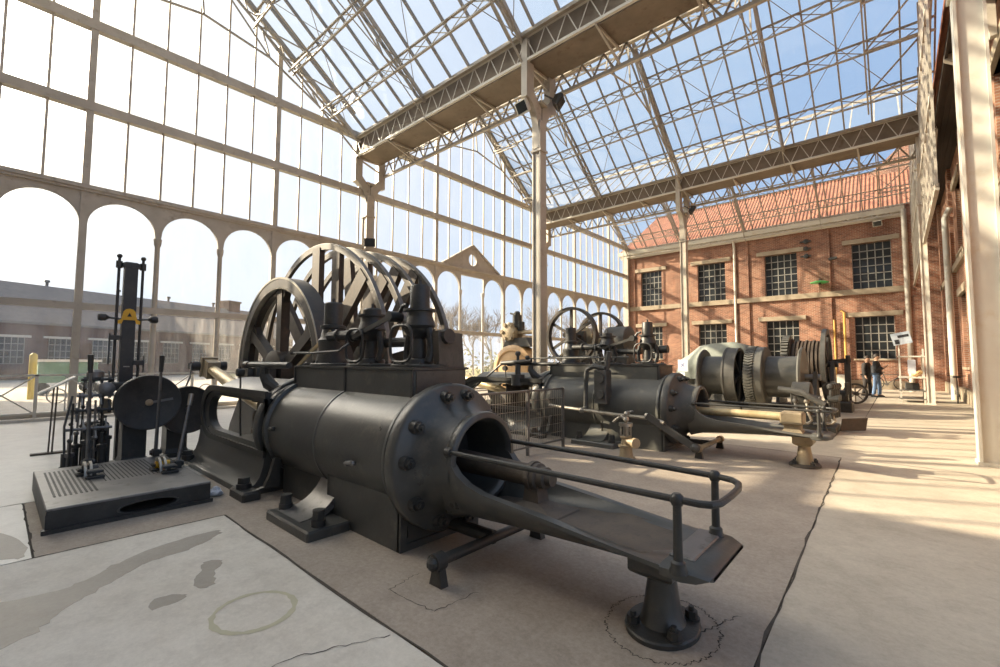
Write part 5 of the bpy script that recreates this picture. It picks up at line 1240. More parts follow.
# rope barrel with thin brake wheel
YR, ZRr = 18.6, 1.38
wc = thing('rope_winch', 'tall rope winch with a wound barrel and a thin upright wheel', 'winch', (-2.3, YR, 0))
mb = MB()
for k in range(48):
    t0 = 2 * PI * k / 48; t1 = t0 + PI / 48
    mb.loft([[(x, YR + (0.95 + dr) * math.cos(t), ZRr + (0.95 + dr) * math.sin(t)) for t, dr in ((t0, -0.02), (t0, 0.06), (t1, 0.06), (t1, -0.02))] for x in (-2.95, -2.75)])
mb.ring((-2.85, YR, ZRr), (1, 0, 0), 0.95, 0.80, 0.2, 56); mb.build('gear_wheel', M['greyiron'], wc, 20)
mb = MB(); pr = [(-2.72, 0.88), (-2.70, 0.88), (-2.69, 0.72)]
for k in range(7):
    x = -2.66 + k * 0.105; pr += [(x, 0.72 + 0.04 * (k % 2)), (x + 0.02, 0.80 + 0.03 * (k % 2)), (x + 0.08, 0.80 + 0.03 * (k % 2)), (x + 0.1, 0.72)]
pr += [(-1.90, 0.72), (-1.89, 0.88), (-1.86, 0.88)]
mb.lathe((0, YR, ZRr), (1, 0, 0), pr, 40); mb.build('wound_barrel', M['timber'], wc, 40)
mb = MB(); mb.ring((-1.76, YR, ZRr), (1, 0, 0), 1.20, 1.02, 0.13, 56); mb.build('brake_wheel', M['greydark'], wc, 40)
spoke_set(wc, 'brake_spoke', (-1.76, YR, ZRr), (0, 1, 0), (0, 0, 1), 6, 0.1, 1.05, 0.10, 0.06, M['greydark'], 0.1)
mb = MB(); mb.cyl((-3.1, YR, ZRr), (-1.45, YR, ZRr), 0.1, n=16); mb.build('winch_shaft', M['iron2'], wc)
for x in (-3.1, -1.6):
    mb = MB(); mb.prism([(-0.8, 0), (0.8, 0), (0.15, 1.5), (-0.15, 1.5)], (x, YR, 0), (0, 1, 0), (0, 0, 1), 0.1); mb.build('winch_frame', M['greydark'], wc, 0)
mb = MB(); mb.bar((-1.7, YR + 0.1, 1.46), (-1.12, YR + 0.1, 1.52), 0.12, 0.14); mb.cyl((-1.2, YR + 0.05, 1.38), (-1.2, YR + 0.05, 1.68), 0.07, n=10); mb.build('brake_arm', M['iron2'], wc)
mb = MB(); mb.box(-1.30, -1.14, YR, YR + 0.2, 0, 1.45); mb.build('arm_post', M['greydark'], wc, 0)
# light-coloured hoop and spoked hand wheel on the ground
hw = thing('spoked_wheel', 'small spoked cart wheel standing low on the floor near the winch', 'wheel', (-1.12, 20.0, 0))
c = V(-1.12, 20.0, 0.36); mb = MB(); mb.ring(c, (0.35, -0.95, 0), 0.36, 0.30, 0.08, 36); mb.build('wheel_rim', M['greydark'], hw, 40)
u_ = V(0.95, 0.35, 0)
spoke_set(hw, 'wheel_spoke', c, u_, (0, 0, 1), 8, 0.04, 0.31, 0.035, 0.03, M['steel'])
mb = MB(); mb.cyl(c - V(0.035, -0.095, 0) * 2, c + V(0.035, -0.095, 0) * 1.5, 0.07, n=14); mb.build('wheel_hub', M['iron2'], hw)
# compact motor with pipes and a brake drum
mo = thing('winch_motor', 'small air motor with curled pipes beside the tail of the grey-green engine', 'motor', (-1.3, 11.6, 0))
mb = MB(); mb.cbox(-1.95, -0.95, 11.2, 12.1, 0, 0.14, 0.02); mb.box(-1.8, -1.1, 11.3, 12.0, 0.14, 0.34); mb.build('motor_bed', M['greydark'], mo, 0)
mb = MB(); mb.lathe((-1.75, 11.65, 0.72), (1, 0, 0), [(0, 0.20), (0.03, 0.30), (0.35, 0.30), (0.38, 0.2)], 24); mb.cbox(-1.72, -1.4, 11.4, 11.9, 0.3, 0.6, 0.03); mb.build('motor_body', M['iron2'], mo)
mb = MB(); mb.bar((-1.8, 11.5, 0.84), (-1.25, 11.4, 0.70), 0.4, 0.05); mb.tube([(-1.9, 11.05, 0.88), (-1.5, 11.0, 0.84), (-1.25, 11.0, 0.68), (-1.1, 11.0, 0.6)], 0.06, 8); mb.build('guard_plate', M['greydark'], mo)
for k, (x, y) in enumerate(((-1.62, 11.15), (-1.42, 11.15), (-1.20, 11.2), (-1.05, 11.35))):
    mb = MB(); mb.tube([(x, y, 0.62), (x + 0.02, y - 0.04, 0.42), (x + 0.08, y - 0.06, 0.26), (x + 0.02, y - 0.08, 0.2), (x - 0.12, y - 0.08, 0.2)], 0.028, 8); mb.ball((x, y, 0.64), 0.055, 10); mb.cyl((x, y, 0.64), (x, y, 0.74), 0.03, n=8); mb.build('curled_pipe', M['steel'] if k % 2 else M['dullsteel'], mo)
for k in range(4):
    mb = MB(); mb.cyl((-1.02 + 0.02 * k, 11.3 + 0.2 * k, 0.30), (-1.02 + 0.02 * k, 11.3 + 0.2 * k, 0.95), 0.035, n=10); mb.ball((-1.02 + 0.02 * k, 11.3 + 0.2 * k, 0.95), 0.075, 10); mb.cyl((-1.08, 11.3 + 0.2 * k, 0.7), (-0.9, 11.3 + 0.2 * k, 0.7), 0.07, n=10); mb.build('motor_valve', M['iron2'], mo)
mb = MB(); mb.prism([(0, 0), (0.46, 0.03), (0.52, 0.36), (0.05, 0.32)], (-0.93, 11.75, 0.02), (0.87, 0.5, 0), (-0.05, 0.35, 0.75), 0.03); mb.build('leaning_plate', M['rust'], None, 0, label='rusty steel plate leaning low beside the air motor', cat='plate')
# second small machine between motor and wheel
m2 = thing('gear_unit', 'dark gear unit in front of the thin upright winch wheel', 'machine', (-1.3, 16.8, 0))
mb = MB(); mb.cbox(-1.70, -1.0, 16.35, 17.2, 0, 0.3, 0.03); mb.cbox(-1.6, -1.1, 16.5, 17.1, 0.3, 0.62, 0.05); mb.build('gear_case', M['iron2'], m2, 0)
for y in (16.45, 16.8, 17.12):
    mb = MB(); mb.lathe((-1.5, y, 0.66), (0, 1, 0), [(-0.05, 0.1), (-0.05, 0.2), (0.05, 0.2), (0.05, 0.1)], 20); mb.cyl((-1.12, y, 0.5), (-1.12, y, 0.85), 0.045, n=10); mb.build('gear', M['greydark'], m2)
# covered machine behind the first drum
tc_ = MB(); rr = random.Random(9); rg = []
prof = [(-5.95, 1.2), (-5.85, 1.55), (-5.55, 1.72), (-5.2, 1.98), (-4.8, 2.08), (-4.2, 2.10), (-3.8, 2.0), (-3.55, 1.6), (-3.45, 1.1)]
for j, y in enumerate((16.3, 16.5, 17.0, 17.6, 17.9)):
    f = (0.7, 1, 1.02, 1, 0.7)[j]
    rg.append([(x, y, 0.9 + (z - 0.9) * f + rr.uniform(-.03, .03)) for x, z in prof] + [(x, y + 0.01, 0.85) for x, z in (prof[-1], prof[0])])
tc_.loft(rg)
M['tarp'] = mat('grey_green_tarpaulin', (0.20, 0.22, 0.19), (0.30, 0.32, 0.28), rough=0.75, scale=3)
cm = thing('covered_machine', 'machine under a grey-green tarpaulin behind the cable drum', 'machine', (-4.7, 17, 0))
tc_.build('tarpaulin', M['tarp'], cm, 50); mb = MB(); mb.box(-5.7, -3.7, 16.5, 17.7, 0, 0.9); mb.build('machine_base', M['greydark'], cm, 0)
# paper notice on a post
nt_ = thing('notice', 'white paper notice with a blue mark on a pale board', 'sign', (-5.55, 16.0, 0))
mb = MB(); mb.box(-5.66, -5.60, 16.02, 16.06, 0, 1.5); mb.build('post', M['white'], nt_, 0)
mb = MB(); mb.box(-5.78, -5.44, 15.98, 16.02, 1.10, 1.52); mb.build('sheet', M['paper'], nt_, 0)
MB().box(-5.72, -5.55, 15.99, 16.02, 0.5, 1.08).build('lower_sheet', M['paper'], nt_, 0)
M['bluemark'] = mat('blue_ink', (0.08, 0.12, 0.35), rough=0.6)
mb = MB(); mb.bar((-5.68, 15.977, 1.26), (-5.56, 15.977, 1.40), 0.004, 0.02, (0.7, 0, -0.7)); mb.bar((-5.68, 15.977, 1.38), (-5.56, 15.977, 1.28), 0.004, 0.02, (0.7, 0, 0.7)); mb.bar((-5.72, 15.977, 1.20), (-5.5, 15.977, 1.20), 0.004, 0.008); mb.build('blue_mark', M['bluemark'], nt_, 0)
# ------------------------------------------------------------------ visitors
M['skin'] = mat('skin', (0.50, 0.30, 0.21), (0.56, 0.35, 0.25), rough=0.55)
M['jacket'] = mat('black_jacket', (0.012, 0.013, 0.017), (0.025, 0.026, 0.032), rough=0.75, scale=9)
M['coat'] = mat('dark_brown_coat', (0.020, 0.016, 0.015), (0.035, 0.028, 0.026), rough=0.8, scale=9)
M['jeans'] = mat('blue_jeans', (0.10, 0.17, 0.30), (0.17, 0.25, 0.40), rough=0.85, scale=14)
M['hair'] = mat('dark_hair', (0.02, 0.014, 0.01), (0.04, 0.028, 0.02), rough=0.6, scale=20)
def skin_mesh(name, joints, edges, m, parent, sub=2, root=0):
    me = bpy.data.meshes.new(name); me.from_pydata([j[0] for j in joints], edges, []); me.update()
    o = bpy.data.objects.new(name, me); COL.objects.link(o); o.parent = parent
    me.skin_vertices.new() if hasattr(me.skin_vertices, 'new') and not me.skin_vertices else None
    md = o.modifiers.new('skin', 'SKIN')
    if not me.skin_vertices:
        bm = bmesh.new(); bm.from_mesh(me); bm.verts.layers.skin.verify(); bm.to_mesh(me); bm.free()
    for i, j in enumerate(joints):
        r = j[1]; me.skin_vertices[0].data[i].radius = (r, r) if isinstance(r, float) else r
        me.skin_vertices[0].data[i].use_root = (i == root)
    md.use_smooth_shade = True
    s = o.modifiers.new('sub', 'SUBSURF'); s.levels = sub; s.render_levels = sub
    me.materials.append(m)
    return o
def person(x, y, heading, h, label, top, bottom, arms, long_coat, hat):
    """standing figure; local +x is the way the person faces"""
    r = thing('person', label, 'person', (x, y, 0)); r.rotation_euler.z = heading; k = h / 1.75
    S = lambda p: (p[0] * k, p[1] * k, p[2] * k)
    J = []; E = []
    def j(p, rad): J.append((S(p), rad * k)); return len(J) - 1
    pel = j((0, 0, 0.95), 0.115); wst = j((0.0, 0, 1.10), 0.11); chest = j((0.0, 0, 1.30), 0.125); nb = j((0.0, 0, 1.45), 0.062); nk = j((0.02, 0, 1.52), 0.05)
    E += [(pel, wst), (wst, chest), (chest, nb), (nb, nk)]
    legs = {}
    for s in (-1, 1):
        st = 0.05 * s
        hp = j((0.0, 0.09 * s, 0.90), 0.09); kn = j((0.02 + st, 0.10 * s, 0.50), 0.06); an = j((-0.02 + st * 1.6, 0.11 * s, 0.10), 0.042); to = j((0.12 + st * 1.6, 0.125 * s, 0.035), 0.035)
        E += [(pel, hp), (hp, kn), (kn, an), (an, to)]; legs[s] = (hp, kn, an, to)
        sh = j((0, 0.17 * s, 1.40), 0.065); el = j(S2(arms[0], s), 0.045); wr_ = j(S2(arms[1], s), 0.032); pa = j(S2(arms[2], s), 0.034)
        E += [(chest, sh), (sh, el), (el, wr_), (wr_, pa)]
        base = V(arms[2][0], arms[2][1] * s, arms[2][2]); fwd = (V(arms[2][0], arms[2][1] * s, arms[2][2]) - V(arms[1][0], arms[1][1] * s, arms[1][2])).normalized()
        side = V(0, 0, 1).cross(fwd).normalized()
        for q in range(4):
            a = base + side * (q - 1.5) * 0.018 + fwd * 0.02; b_ = a + fwd * (0.035 + 0.006 * (1.5 - abs(q - 1.5))); c_ = b_ + (fwd * 0.5 + V(0, 0, 0.6)).normalized() * 0.03
            i0 = j(tuple(a), 0.009); i1 = j(tuple(b_), 0.009); i2 = j(tuple(c_), 0.008); E += [(pa, i0), (i0, i1), (i1, i2)]
        a = base + side * 0.03 * s; i0 = j(tuple(a), 0.010); i1 = j(tuple(a + fwd * 0.02 + V(0, 0, 0.03)), 0.009); E += [(pa, i0), (i0, i1)]
    skin_mesh('body', J, E, M['skin'], r)
    # head: skull, jaw, nose, ears, eyes, tilted down towards what is held
    hb = MB(); c = V(0.035, 0, 1.635)
    hb.ball((0, 0, 0), 0.105, 20, (0.98, 0.78, 1.12)); hb.ball((0.045, 0, -0.065), 0.062, 14, (0.85, 0.85, 0.95)); 
    hb.loft([[(0.085, -0.014, -0.035), (0.085, 0.014, -0.035), (0.09, 0.010, 0.02), (0.09, -0.010, 0.02)], [(0.122, -0.010, -0.03), (0.122, 0.010, -0.03), (0.10, 0.005, 0.015), (0.10, -0.005, 0.015)]])
    for s in (-1, 1): hb.ball((-0.01, 0.082 * s, -0.02), 0.026, 10, (0.6, 0.35, 1))
    rot = Matrix.Rotation(math.radians(22), 4, 'Y')
    tf = Matrix.Translation(c) @ rot
    hb.xf(tf); hb.v = [S(p) for p in hb.v]
    hb_o = hb.build('head', M['skin'], None, 60); hb_o.parent = r
    fb = MB()
    for s in (-1, 1): fb.ball((0.094, 0.034 * s, 0.01), 0.010, 8)
    fb.box(0.098, 0.104, -0.022, 0.022, -0.068, -0.062)
    fb.xf(tf); fb.v = [S(p) for p in fb.v]; o = fb.build('face_marks', M['hair'], None); o.parent = r
    hr = MB(); hr.ball((-0.018, 0, 0.022), 0.113, 20, (0.98, 0.82, 1.06))
    keep = []
    hr.v = [(min(p[0], 0.075 + 0.25 * max(0, p[2] - 0.05)), p[1], max(p[2], -0.075 if p[0] < -0.01 else 0.045)) for p in hr.v]
    hr.xf(tf); hr.v = [S(p) for p in hr.v]; o = hr.build('hair', M['hair'], None, 60); o.parent = r
    # jacket / coat and trousers: slightly larger skins over the same joints
    JJ = [J[pel], J[wst], J[chest]]; JJ = [((a[0]), a[1] + 0.075 * k) for a in JJ]; EE = [(0, 1), (1, 2)]
    JJ.append((S((0, 0, 1.46)), 0.075 * k)); EE.append((2, 3))
    for s in (-1, 1):
        n = len(JJ); JJ += [(S((0, 0.17 * s, 1.40)), 0.10 * k), (S(S2(arms[0], s)), 0.08 * k), (S(S2(arms[1], s)), 0.058 * k)]; EE += [(2, n), (n, n + 1), (n + 1, n + 2)]
    if long_coat:
        n = len(JJ); JJ += [(S((0, 0, 0.75)), 0.16 * k), (S((0, 0, 0.52)), 0.17 * k)]; EE += [(0, n), (n, n + 1)]
    else:
        n = len(JJ); JJ += [(S((0, 0, 0.84)), 0.17 * k)]; EE += [(0, n)]
    skin_mesh('coat' if long_coat else 'jacket', JJ, EE, top, r, root=1)
    hp = [((0, 0, 0.96), 0.125)]; LE = []
    for s in (-1, 1):
        n = len(hp); st = 0.05 * s
        hp += [((0.0, 0.09 * s, 0.88), 0.100), ((0.02 + st, 0.10 * s, 0.50), 0.075), ((-0.02 + st * 1.6, 0.11 * s, 0.075), 0.066)]; LE += [(0, n), (n, n + 1), (n + 1, n + 2)]
    skin_mesh('jeans', [(S(p), q * k) for p, q in hp], LE, bottom, r)
    for s in (-1, 1):
        fb = MB(); ox = -0.02 + 0.05 * s * 1.6; oy = 0.115 * s
        fb.loft([[(ox - 0.07, oy - 0.035, 0), (ox + 0.17, oy - 0.04, 0), (ox + 0.17, oy + 0.04, 0), (ox - 0.07, oy + 0.035, 0)], [(ox - 0.07, oy - 0.04, 0.05), (ox + 0.16, oy - 0.045, 0.035), (ox + 0.16, oy + 0.045, 0.035), (ox - 0.07, oy + 0.04, 0.05)], [(ox - 0.06, oy - 0.035, 0.10), (ox + 0.03, oy - 0.035, 0.09), (ox + 0.03, oy + 0.035, 0.09), (ox - 0.06, oy + 0.035, 0.10)]])
        fb.v = [S(p) for p in fb.v]; o = fb.build('shoe', M['black'], None, 40); o.parent = r
    return r
def S2(a, s): return (a[0], a[1] * s, a[2])
fwd_arms = ((0.03, 0.24, 1.12), (0.24, 0.13, 1.20), (0.30, 0.09, 1.25))
down_arms = ((0.0, 0.25, 1.12), (0.05, 0.24, 0.88), (0.07, 0.23, 0.80))
p1 = person(-0.66, 24.7, math.radians(-8), 1.80, 'person in black jacket and blue jeans standing with head bowed', M['jacket'], M['jeans'], fwd_arms, False, False)
p2 = person(-1.0, 25.3, math.radians(-20), 1.72, 'person in a long dark coat standing half hidden behind the one in jeans', M['coat'], M['coat'], down_arms, True, False)
mb = MB(); mb.cbox(-0.035, 0.035, -0.006, 0.006, -0.07, 0.07, 0.004)
mb.xf(Matrix.Translation((-0.66 + 0.335 * 1.03, 24.7 - 0.05, 1.30)) @ Matrix.Rotation(math.radians(82), 4, 'Z') @ Matrix.Rotation(math.radians(35), 4, 'X'))
mb.build('phone', M['black'], None, 0, label='small dark phone held by the person in jeans', cat='phone')

# ------------------------------------------------------------------ bicycle, display rack and boxes by the side wall
def bicycle(o, hd, label):
    r = thing('bicycle', label, 'bicycle', o); c, s_ = math.cos(hd), math.sin(hd)
    W = lambda u, z, w=0.0: V(o[0] + c * u - s_ * w, o[1] + s_ * u + c * w, z)
    ax = V(-s_, c, 0)
    for u in (-0.52, 0.52):
        mb = MB(); mb.torus(W(u, 0.34), ax, 0.32, 0.022, 32, 6); wl = mb.build('wheel', M['black'], r)
        mb = MB()
        for q in range(10):
            t = PI * q / 10; mb.bar(W(u + 0.31 * math.cos(t), 0.34 + 0.31 * math.sin(t)), W(u - 0.31 * math.cos(t), 0.34 - 0.31 * math.sin(t)), 0.004, 0.004, ax)
        mb.cyl(W(u, 0.34, -0.04), W(u, 0.34, 0.04), 0.025, n=8); mb.build('spokes', M['steel'], wl)
    mb = MB(); bb, st, hdT, hdB = W(-0.08, 0.30), W(-0.2, 0.80), W(0.36, 0.82), W(0.40, 0.68)
    for a, b_ in ((bb, st), (st, hdT), (hdB, bb), (W(-0.52, 0.34), bb), (W(-0.52, 0.34), W(-0.19, 0.76)), (hdT, hdB), (hdB, W(0.52, 0.34))): mb.tube([a, b_], 0.017, 8)
    mb.build('frame', M['iron2'], r)
    mb = MB(); mb.tube([hdT, W(0.34, 0.95), W(0.36, 0.97, 0.25)], 0.013, 6); mb.tube([W(0.34, 0.95), W(0.36, 0.97, -0.25)], 0.013, 6); mb.build('handlebar', M['black'], r)
    mb = MB(); mb.tube([st, W(-0.23, 0.90)], 0.014, 6); mb.ball(W(-0.24, 0.93), 0.11, 10, (1.1, 0.7, 0.3)); mb.build('saddle', M['black'], r)
    mb = MB(); mb.cyl(bb - ax * 0.05, bb - ax * 0.03, 0.09, n=18); mb.bar(bb - ax * 0.06, bb - ax * 0.06 + V(0, 0, -0.16), 0.02, 0.02); mb.bar(bb + ax * 0.06, bb + ax * 0.06 + V(0, 0, 0.16), 0.02, 0.02); mb.build('crank', M['dullsteel'], r)
    return r
bicycle((-0.35, 31.75, 0), math.radians(2), 'dark bicycle leaning against the brick wall beyond the standing people')
bicycle((1.62, 23.3, 0), math.radians(86), 'dark bicycle standing against the side wall behind the pale column')
M['poster'] = mat('pale_blue_poster', (0.30, 0.36, 0.44), (0.55, 0.60, 0.66), rough=0.5, scale=3)
dr = thing('display_rack', 'pale metal rack with shelves of papers and a tilted poster board on top', 'rack', (0.3, 22.6, 0))
for x, y in ((0.08, 22.2), (0.72, 22.2), (0.08, 23.2), (0.72, 23.2)):
    mb = MB(); mb.box(x - 0.025, x + 0.025, y - 0.025, y + 0.025, 0, 1.95 if y < 22.5 else 1.75); mb.build('rack_post', M['white'], dr, 0)
for z, m in ((0.12, 'dullsteel'), (0.42, 'dullsteel'), (0.88, 'white'), (1.65, 'white')):
    mb = MB(); mb.box(0.03, 0.77, 22.15, 23.25, z, z + (0.05 if m == 'white' else 0.03)); mb.build('rack_shelf', M[m], dr, 0)
mb = MB(); mb.bar((-0.10, 22.12, 2.28), (0.42, 22.12, 2.40), 0.03, 0.44, (0.1, 0, 1)); mb.build('poster_board', M['poster'], dr, 0, label='tilted pale blue poster board')
mb = MB(); mb.bar((0.06, 22.10, 2.40), (0.36, 22.10, 2.46), 0.01, 0.09, (0, 0, 1)); mb.bar((-0.02, 22.10, 2.20), (0.10, 22.10, 2.22), 0.01, 0.16, (0, 0, 1)); mb.build('poster_print', M['jacket'], dr, 0)
mb = MB(); mb.tube([(0.08, 22.2, 1.95), (0.1, 22.15, 2.3)], 0.02, 8); mb.build('board_stay', M['white'], dr)
M['cardboard'] = mat('orange_cardboard', (0.62, 0.38, 0.16), (0.7, 0.46, 0.22), rough=0.8)
mb = MB(); mb.bar((0.45, 22.4, 0.96), (0.70, 22.5, 1.14), 0.25, 0.02, (0, -0.4, 1)); mb.build('leaflet_board', M['cardboard'], None, 0, label='orange board leaning on the rack shelf', cat='board')
MB().cbox(0.3, 0.52, 22.18, 22.24, 1.05, 1.55, 0.005).build('information_sheet', M['paper'], None, 0, label='white sheet standing upright on the rack shelf', cat='sheet')
MB().cbox(0.2, 0.6, 22.4, 22.9, 0.45, 0.70, 0.03).build('storage_box', M['iron2'], None, 0, label='dark box on the low shelf of the rack', cat='box')
MB().cbox(-2.55, -2.15, 31.5, 31.9, 0.0, 0.75, 0.02).build('utility_box', M['white'], None, 0, label='white utility box at the foot of the ochre pipes', cat='box')

# ------------------------------------------------------------------ pipes and fittings on the brick walls
M['ochrepipe'] = mat('ochre_pipe_paint', (0.58, 0.34, 0.08), (0.66, 0.42, 0.13), rough=0.5)
mb = MB(); mb.tube([(-7.8, YB - 0.12, 0.3), (-7.8, YB - 0.12, 9.0), (-7.8, YB - 0.3, 9.5)], 0.08, 12); mb.build('downpipe', M['white'], None, label='white downpipe on the brick facade between the second and third windows', cat='pipe')
mb = MB(); mb.tube([(-2.62, YB - 0.16, 0.0), (-2.62, YB - 0.16, 3.9)], 0.045, 8); mb.build('ochre_pipe', M['ochrepipe'], None, label='ochre pipe on the brick wall, the one farther from the barred window', cat='pipe')
mb = MB(); mb.tube([(-2.15, YB - 0.16, 0.0), (-2.15, YB - 0.16, 4.3), (-2.3, YB - 0.16, 4.42)], 0.06, 8); mb.build('ochre_pipe', M['ochrepipe'], None, label='thicker ochre pipe close beside the barred window', cat='pipe')
mb = MB(); mb.tube([(XS - 0.3, 24.9, 0.0), (XS - 0.3, 24.9, 7.2), (XS - 0.14, 24.9, 7.6)], 0.10, 12); mb.build('downpipe', M['white'], None, label='thick white downpipe on the side wall behind the pale column', cat='pipe')
mb = MB(); mb.tube([(XS - 0.2, 25.6, 0.0), (XS - 0.2, 25.6, 6.8)], 0.04, 8); mb.build('wall_conduit', M['frame'], None, label='thin beige conduit beside the thick white downpipe', cat='pipe')
mb = MB(); mb.tube([(0.55, 30.5, 0), (0.55, 30.5, 9.3)], 0.11, 12); mb.build('downpipe', M['frame'], None, label='slim beige standpipe at the right end of the brick facade', cat='pipe')
# brackets under the side eaves
for i, y in enumerate((11.2, 13.6, 16.0)):
    mb = MB(); mb.prism([(0, 0), (0, -1.1), (-0.10, -1.1), (-0.16, -0.7), (-0.42, -0.28), (-0.62, -0.12), (-0.62, 0)], (XS - 0.12, y, 9.4), (1, 0, 0), (0, 0, 1), 0.16)
    mb.build('trim_bracket', M['frame'], kind='structure', smooth=0)
M['lampwhite'] = mat('white_enamel', (0.8, 0.8, 0.78), rough=0.3)
M['green'] = mat('green_enamel', (0.05, 0.42, 0.10), (0.07, 0.5, 0.14), rough=0.4)
wl = thing('wall_lamp', 'round white lamp on an arm low on the brick facade', 'lamp', (-10.9, YB - 0.3, 2.45))
mb = MB(); mb.lathe((-10.9, YB - 0.46, 2.45), (0, 1, 0), [(0, 0.16), (0.02, 0.19), (0.06, 0.19), (0.08, 0.1)], 20); mb.build('lamp_face', M['lampwhite'], wl)
mb = MB(); mb.tube([(-10.9, YB - 0.4, 2.45), (-10.9, YB - 0.02, 2.5)], 0.03, 8); mb.build('lamp_arm', M['iron2'], wl)
gl_ = thing('wall_lamp', 'green enamel lamp shade above the string course', 'lamp', (-3.2, YB - 0.3, 6.0))
mb = MB(); mb.lathe((-3.2, YB - 0.5, 6.22), (0, 0, -1), [(0, 0.06), (0.03, 0.28), (0.10, 0.46), (0.13, 0.46)], 20); mb.build('lamp_shade', M['green'], gl_)
mb = MB(); mb.tube([(-3.2, YB - 0.5, 6.2), (-3.2, YB - 0.5, 6.32), (-3.2, YB - 0.02, 6.35)], 0.03, 8); mb.ball((-3.2, YB - 0.5, 6.05), 0.08, 10); mb.build('lamp_arm', M['iron2'], gl_)
for i, z in enumerate((8.75, 8.3, 7.85)):
    mb = MB(); mb.lathe((-3.85, YB - 0.12, z), (0, 1, 0), [(0, 0.10), (0.02, 0.14), (0.1, 0.14)], 14); mb.box(-4.15, -3.6, YB - 0.1, YB + 0.01, z - 0.04, z + 0.04)
    mb.build('insulator', M['iron2'], None, label='dark wall insulator, %s of the stack of three by the third upper window' % ('topmost', 'middle one', 'lowest')[i], cat='insulator', group='insulators on the facade')
mb = MB(); mb.bar((-2.75, YB - 0.3, 7.45), (-2.35, YB - 0.3, 7.5), 0.25, 0.12); mb.tube([(-2.55, YB - 0.3, 7.5), (-2.55, YB, 7.55)], 0.03, 6); mb.build('wall_floodlight', M['greydark'], None, label='small floodlight on the brick left of the last upper window', cat='floodlight')
# floodlights and cameras on the columns
def flood(p, d, m, label):
    p, d = V(p), V(d).normalized(); r = thing('floodlight', label, 'floodlight', p, 'floodlights')
    mb = MB(); s, u = frame_of(d)
    q = lambda a, b_, c_: p + s * a + u * b_ + d * c_
    mb.loft([[q(-0.20, -0.16, 0.12), q(0.20, -0.16, 0.12), q(0.20, 0.16, 0.12), q(-0.20, 0.16, 0.12)], [q(-0.20, -0.16, 0.04), q(0.20, -0.16, 0.04), q(0.20, 0.16, 0.04), q(-0.20, 0.16, 0.04)], [q(-0.12, -0.10, -0.10), q(0.12, -0.10, -0.10), q(0.12, 0.10, -0.10), q(-0.12, 0.10, -0.10)]]); mb.build('housing', m, r, 0)
    mb = MB(); mb.loft([[q(-0.17, -0.13, 0.122), q(0.17, -0.13, 0.122), q(0.17, 0.13, 0.122), q(-0.17, 0.13, 0.122)], [q(-0.17, -0.13, 0.128), q(0.17, -0.13, 0.128), q(0.17, 0.13, 0.128), q(-0.17, 0.13, 0.128)]]); mb.build('lamp_glass', M['darkpane'], r, 0)
    mb = MB(); mb.tube([p - d * 0.1, p - d * 0.12 + V(0, 0, 0.0), V(p.x, p.y, p.z) - d * 0.42], 0.025, 6); mb.build('bracket', M['greydark'], r)
flood((XC + 0.42, 9.85, 8.55), (0.75, 0.35, -0.55), M['iron2'], 'dark floodlight under the fork of the central column')
flood((XC - 0.05, 8.98, 8.2), (-0.1, -0.8, -0.5), M['white'], 'cream floodlight on the near side of the central column')
flood((XC - 0.17 + 0.3, 21.45, 8.6), (0.75, 0.35, -0.55), M['iron2'], 'dark floodlight under the fork of the farther slim column')
flood((XW + 0.42, 9.35, 5.98), (0.7, -0.6, -0.2), M['iron2'], 'dark floodlight on the column of the glazed wall above the reels')
flood((-0.5, 31.98, 9.15), (-0.1, -0.85, -0.5), M['white'], 'white floodlight under the cornice of the brick building')

# ------------------------------------------------------------------ outside: long brick building, trees and bushes
P0 = V(-46.5, 0.15, 0); D0 = V(-0.400, 0.916, 0).normalized(); N0 = V(D0.y, -D0.x, 0)   # N0 faces the hall
bo = thing('brick_outbuilding', 'long low brick building outside the glazed wall', 'building', P0)
W0 = lambda t, n, z: P0 + D0 * t + N0 * n + V(0, 0, z)
def obox(mb, t0, t1, n0, n1, z0, z1):
    return mb.add([W0(t, n, z) for z in (z0, z1) for n in (n0, n1) for t in (t0, t1)], [(0, 2, 3, 1), (4, 5, 7, 6), (0, 1, 5, 4), (2, 6, 7, 3), (0, 4, 6, 2), (1, 3, 7, 5)])
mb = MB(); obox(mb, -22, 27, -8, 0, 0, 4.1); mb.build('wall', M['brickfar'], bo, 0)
mb = MB(); mb.loft([[W0(t, 0.35, 4.05), W0(t, -3.6, 7.35), W0(t, -4.4, 7.35), W0(t, -8.3, 4.05)] for t in (-22.3, 27.3)]); mb.build('roof', M['slate'], bo, 0)
mb = MB(); obox(mb, -22.3, 27.3, 0.2, 0.42, 3.95, 4.12); mb.build('eaves_gutter', M['dullsteel'], bo, 0)
for k in range(17):
    t = -20 + k * 2.8
    mb = MB(); obox(mb, t - 0.15, t + 1.95, -0.05, 0.10, 2.98, 3.14); lt = mb.build('lintel', M['white'], bo, 0)
    mb = MB(); obox(mb, t + 0.2, t + 1.6, -0.05, 0.03, 1.1, 2.98); wn = mb.build('window', M['darkpane'], bo, 0)
    mb = MB()
    for q in range(5): obox(mb, t + 0.2 + 0.35 * q - 0.025, t + 0.2 + 0.35 * q + 0.025, 0.03, 0.06, 1.1, 2.98)
    for q in range(5): obox(mb, t + 0.2, t + 1.6, 0.03, 0.06, 1.1 + 0.47 * q - 0.025, 1.1 + 0.47 * q + 0.025)
    mb.build('glazing_bar', M['munt'], wn, 0)
for k, t in enumerate((-6, -1, 4.2, 9.4, 14, 19)):
    mb = MB(); mb.cyl(W0(t, -3.9, 7.25), W0(t, -3.9, 7.75), 0.1, n=8); mb.cyl(W0(t, -3.9, 7.7), W0(t, -3.9, 7.87), 0.2, 0.16, n=10); mb.build('roof_vent', M['greydark'], bo)
